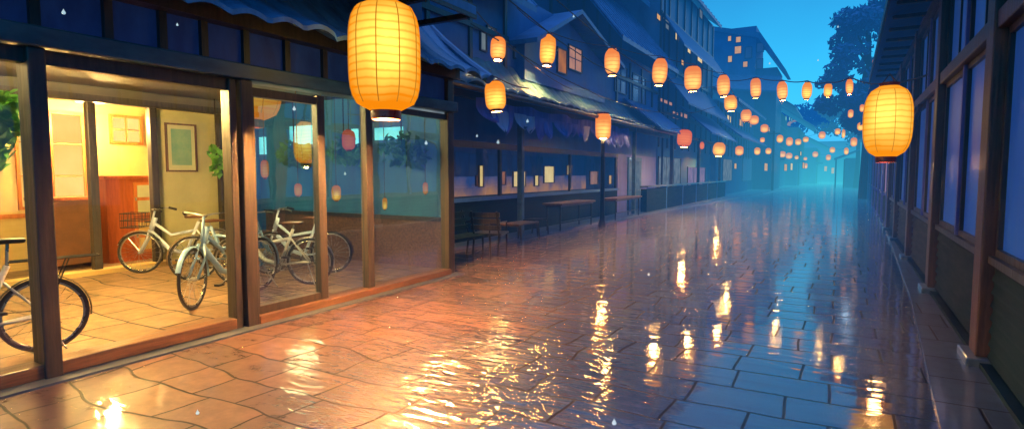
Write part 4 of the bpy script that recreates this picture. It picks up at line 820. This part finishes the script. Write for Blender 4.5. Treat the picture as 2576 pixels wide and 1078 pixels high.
# ------------------------------------------------------------------ the two big lanterns
c = at(968, 143, 6.3)
big = lantern('big_lantern', 'biggest glowing yellow ribbed lantern, hanging under the shop eave', c, .768, 1.2, M['paper_big'], None, True, 10, 4.0 - c.z - .6, 40, 3.6)
lamp('big_lantern_light', (c.x, c.y, c.z - .615), 2300, (1, .42, .10), .06)
MB().tube([(-4.77, c.y, 4.02), (c.x, c.y, 4.02), (c.x - .0, c.y, 3.98)], .025, 6).build('lantern_bracket', M['iron'], shop)
c2 = at(2233, 306, 8.4)
rl = lantern('big_lantern', 'large yellow ribbed lantern hanging on the wire beside the right hand posts', c2, .625, 1.04, M['paper_right'], None, True, 8, .17, 36, 3.0, ring=.2, wires=True)
lamp('right_lantern_light', (c2.x, c2.y, c2.z - .535), 50, (1, .52, .16), .08)

# ------------------------------------------------------------------ strings of lanterns
WIRES = []
def string(label, pts, r=.012, sag=0.0):
    out = []
    for a, b in zip(pts[:-1], pts[1:]):
        a, b = Vector(a), Vector(b)
        for k in range(6): t_ = k / 6; q = a.lerp(b, t_); q.z -= sag * 4 * t_ * (1 - t_) * (b - a).length; out.append(q)
    out.append(Vector(pts[-1])); s = MB().tube(out, r, 5)
    o = solo(s, 'lantern_wire', M['rope'], out[0], label, 'wire', 'wires of the lantern strings')
    return o
def hung(rows, lab, group, start=None, end=None, wl=None, gap=.10, r=.012):
    """rows: (u, v, height in px, width/height, metres deep, paper)"""
    tops = []
    for i, (u, v, hp_, asp, d, pm) in enumerate(rows):
        c = at(u, v, d); h = hp_ / F * d; w = h * asp
        n = 16 if hp_ > 30 else 10
        lantern('paper_lantern', lab(i), c, w, h, M[pm], group, hp_ > 24, 0, gap, n, 2.8 if i % 3 else 3.6, bulb=hp_ > 24)
        tops.append(c + Vector((0, 0, h / 2 + gap)))
    if wl: string(wl, ([start] if start is not None else []) + tops + ([end] if end is not None else []), r, .03)
    return tops
A_, P_, R_ = 'paper_amber', 'paper_peach', 'paper_red'
rows = [(1378, 125, 72, .55, 15.0, A_), (1540, 155, 62, .62, 17.5, P_), (1660, 180, 62, .6, 19, P_), (1743, 197, 58, .72, 20, P_), (1820, 215, 50, .62, 22, P_)]
desc = ['tallest orange lantern, before the gable with the lit window', 'orange lantern second from the left on the long upper string', 'pale orange lantern in the middle of the long upper string', 'widest pale lantern, fourth on the long upper string', 'tilted looking lantern, last of the long upper string before the tower']
hung(rows, lambda i: desc[i], 'lanterns of the long upper string', at(1300, 20, 13.5), at(1868, 268, 26), 'dark wire of the long upper lantern string along the left houses')
hung([(1253, 122, 54, .72, 13.0, 'paper_peach')], lambda i: 'dull orange lantern above the pent roof, before grey upper windows', 'lanterns near the shop corner', at(1164, -20, 10.5), at(1440, 225, 17.5), 'dark wire sloping down above the pent roof')
hung([(1246, 241, 70, .75, 11.2, A_)], lambda i: 'bright yellow oval lantern under the pent roof, near the shop corner', 'lanterns near the shop corner', at(1176, 190, 11.2), at(1330, 222, 12.5), 'short wire under the pent roof edge')
rows = [(1901, 221, 46, .54, 24, P_), (1968, 228, 44, .56, 22, P_), (2030, 228, 40, .58, 20, A_), (2083, 227, 31, .6, 18, A_), (2137, 218, 36, .46, 16, P_)]
hung(rows, lambda i: ORD[i] + ' orange lantern from the left on the wire crossing to the right hand posts', 'lanterns on the crossing wire', at(1792, 190, 31), at(2385, 168, 8.9), 'dark wire crossing the sky to the second right hand post', .06, .02)
rows = [(1838, 259, 36, .85, 27, A_), (1877, 291, 30, .85, 33, P_), (1897, 302, 22, 1.0, 36, P_), (1923, 323, 20, .9, 40, P_), (1962, 349, 19, .8, 46, A_), (1986, 356, 21, .75, 50, P_), (2008, 357, 15, .9, 54, A_), (2027, 351, 13, 1.0, 54, A_), (2068, 340, 18, .85, 50, P_), (2107, 331, 15, .8, 46, A_), (2122, 336, 22, .35, 44, A_), (2165, 318, 20, .75, 30, A_)]
hung(rows, lambda i: ORD[i] + ' lantern from the left on the deep sagging string across the far street', 'lanterns on the deep sagging string', at(1808, 232, 26), at(2185, 296, 24), 'wire of the deep sagging string across the far street', .08)
rows = [(1722, 347, 40, .9, 24.8, R_), (1766, 366, 18, .6, 30, R_), (1809, 375, 32, .95, 34, A_), (1860, 379, 23, .85, 40, P_), (1905, 380, 18, .8, 47, A_), (1933, 380, 15, .9, 50, A_)]
desc = ['red lantern low before the left shop fronts', 'tiny red lamp right of the low red lantern', 'round amber lantern on the low left string', 'peach lantern fourth on the low left string', 'small amber lantern fifth on the low left string', 'smallest amber lantern ending the low left string']
hung(rows, lambda i: desc[i], 'lanterns of the low left string', at(1590, 300, 21), at(1990, 398, 62), 'wire of the low left string along the shop fronts', .08)
rows = [(1968, 388, 15, 1.0, 66, P_), (1985, 392, 15, 1.0, 68, P_), (2004, 396, 9, 1., 72, A_), (2026, 399, 8, 1., 76, P_), (2051, 388, 14, .9, 74, P_), (2084, 396, 14, .8, 66, P_), (2094, 377, 14, .85, 60, A_), (2129, 380, 17, .6, 52, A_)]
hung(rows, lambda i: ORD[i] + ' small lantern from the left on the lowest string deep in the mist', 'lanterns on the lowest far string', at(1940, 372, 62), at(2160, 350, 45), 'wire of the lowest far lantern string', .06)
for (u, v, hp_, asp, d, pm, lab) in [(2027, 417, 13, .6, 70, P_, 'single low lantern at the misty end of the left row'), (2148, 357, 22, .65, 40, P_, 'peach lantern before the far right house corner'), (2140, 286, 20, .6, 34, P_, 'oval peach lantern before the lower tree'), (2203, 157, 18, .8, 25, P_, 'lone lantern under the right hand eave end'), (2169, 272, 18, .6, 27, P_, 'peach lantern left of the large right lantern'),
                                      (1936, 258, 10, .8, 60, A_, 'tiny amber lantern before the tower'), (1918, 352, 12, .9, 45, P_, 'tiny peach lantern before the far left fronts')]:
    hung([(u, v, hp_, asp, d, pm)], lambda i: lab, 'single lanterns down the street', gap=.25)

# crescent lamp on the far roof
cr = MB()
c = at(2004, 312, 100)
pts = [(cos(a) * 1.5, sin(a) * .75) for a in [radians(40 + k * 12) for k in range(14)]]
inn = [(p[0] * .85 + .28, p[1] * .8 - .12) for p in reversed(pts)]
cr.prism([c + Vector((x, 0, z)) for x, z in pts + inn], (0, .2, 0))
o = solo(cr, 'crescent_sign', M['lit_peach'], c, 'pale glowing crescent on the edge of a far roof', 'sign')
# extra service wires
for (a, b, lab) in [(at(1185, 60, 12), at(1800, 268, 28), 'slack service wire over the gallery house roofs'), (at(1400, 0, 13), at(1830, 205, 30), 'upper slack wire before the tall dark houses'), (at(1280, 0, 11.5), at(1700, 196, 24), 'middle slack wire before the gable roof')]:
    string(lab, [a, b], .014, .05)

# ------------------------------------------------------------------ rain drops caught in the air
drops = [(740, 274, 3.6, .011, 'before the top of the shop door'), (160, 32, 2.6, .009, 'before the left clerestory, high up'), (446, 63, 3.5, .007, 'before the middle clerestory panels'), (1072, 360, 4.2, .012, 'before the last wide shop pane'), (1253, 358, 4.6, .012, 'before the violet gallery, larger of two'), (1200, 342, 4.8, .009, 'before the violet gallery, smaller of two'), (1327, 305, 5, .012, 'under the torn cloth strips'), (1443, 42, 5, .009, 'before the dark upper roofs'), (1586, 399, 5, .009, 'before the column beyond the lantern post'), (868, 437, 4, .009, 'before the narrow middle pane'), (497, 1037, 2.4, .008, 'low over the near paving stones'), (1545, 1062, 2.6, .011, 'over the bottom middle paving stones'), (1632, 690, 4.4, .009, 'over the paving right of the glow'), (2108, 68, 6, .009, 'against the sky left of the tree'), (2058, 152, 6, .008, 'against the middle of the sky'), (1936, 160, 6, .009, 'before the far tower roof')]
for (u, v, d, r, where) in drops:
    c = at(u, v, d); r *= .95
    solo(MB().lathe([(.0005, 1.9 * r), (r * .25, 1.3 * r), (r * .65, .6 * r), (r, -.1 * r), (r * .75, -.7 * r), (.0005, -r)], c, 12), 'raindrop', M['drop'], c, 'falling raindrop with painted glint ' + where, 'raindrop', 'falling raindrops', True)

# ------------------------------------------------------------------ dusk light
w = bpy.data.worlds.new('World'); S.world = w; w.use_nodes = True; t = w.node_tree; t.nodes.clear()
sky = N(t, 'ShaderNodeTexSky'); sky.sky_type = 'NISHITA'; sky.sun_disc = False; sky.sun_elevation = radians(-4); sky.sun_rotation = radians(8)
tc = N(t, 'ShaderNodeTexCoord'); sp = N(t, 'ShaderNodeSeparateXYZ'); L(t, tc.outputs['Generated'], sp.inputs[0])
r = N(t, 'ShaderNodeValToRGB'); cr_ = r.color_ramp
cr_.elements[0].position = 0.0; cr_.elements[0].color = (0.012, 0.33, 0.62, 1)
cr_.elements[1].position = 1.0; cr_.elements[1].color = (0.32, 0.62, 1.5, 1)  # zenith above the view brightened as added blue fill
for p_, c_ in ((.10, (0.012, 0.38, 0.70, 1)), (.32, (0.008, 0.19, 0.46, 1)), (.5, (0.008, 0.11, 0.34, 1)), (.68, (0.03, 0.16, 0.5, 1))):
    e = cr_.elements.new(p_); e.color = c_
n = N(t, 'ShaderNodeTexNoise', Scale=2.0, Detail=5.0); L(t, tc.outputs['Generated'], n.inputs['Vector'])
zz = math_(t, 'ADD', sp.outputs['Z'], math_(t, 'MULTIPLY_ADD', n.outputs[0], 0.26, -.13)); L(t, zz, r.inputs[0])
mx = N(t, 'ShaderNodeMix', data_type='RGBA', blend_type='ADD'); mx.inputs['Factor'].default_value = 0.12
L(t, r.outputs[0], mx.inputs[6]); L(t, sky.outputs[0], mx.inputs[7])
bg = N(t, 'ShaderNodeBackground', Strength=1.55); L(t, mx.outputs[2], bg.inputs['Color'])
o = N(t, 'ShaderNodeOutputWorld'); L(t, bg.outputs[0], o.inputs['Surface'])
sd = bpy.data.lights.new('sun', 'SUN'); sd.energy = 0.12; sd.angle = radians(15); sd.color = (.6, .8, 1)
so = bpy.data.objects.new('sun', sd); COL.objects.link(so); so.rotation_euler = (radians(78), 0, radians(180 - 8))
S.view_settings.view_transform = 'Standard'; S.view_settings.look = 'None'; S.view_settings.exposure = 0
S.render.engine = 'CYCLES'; S.cycles.use_denoising = True; S.cycles.max_bounces = 8; S.cycles.transparent_max_bounces = 12
S.cycles.sample_clamp_indirect = 6.0; S.cycles.caustics_reflective = False; S.cycles.caustics_refractive = False
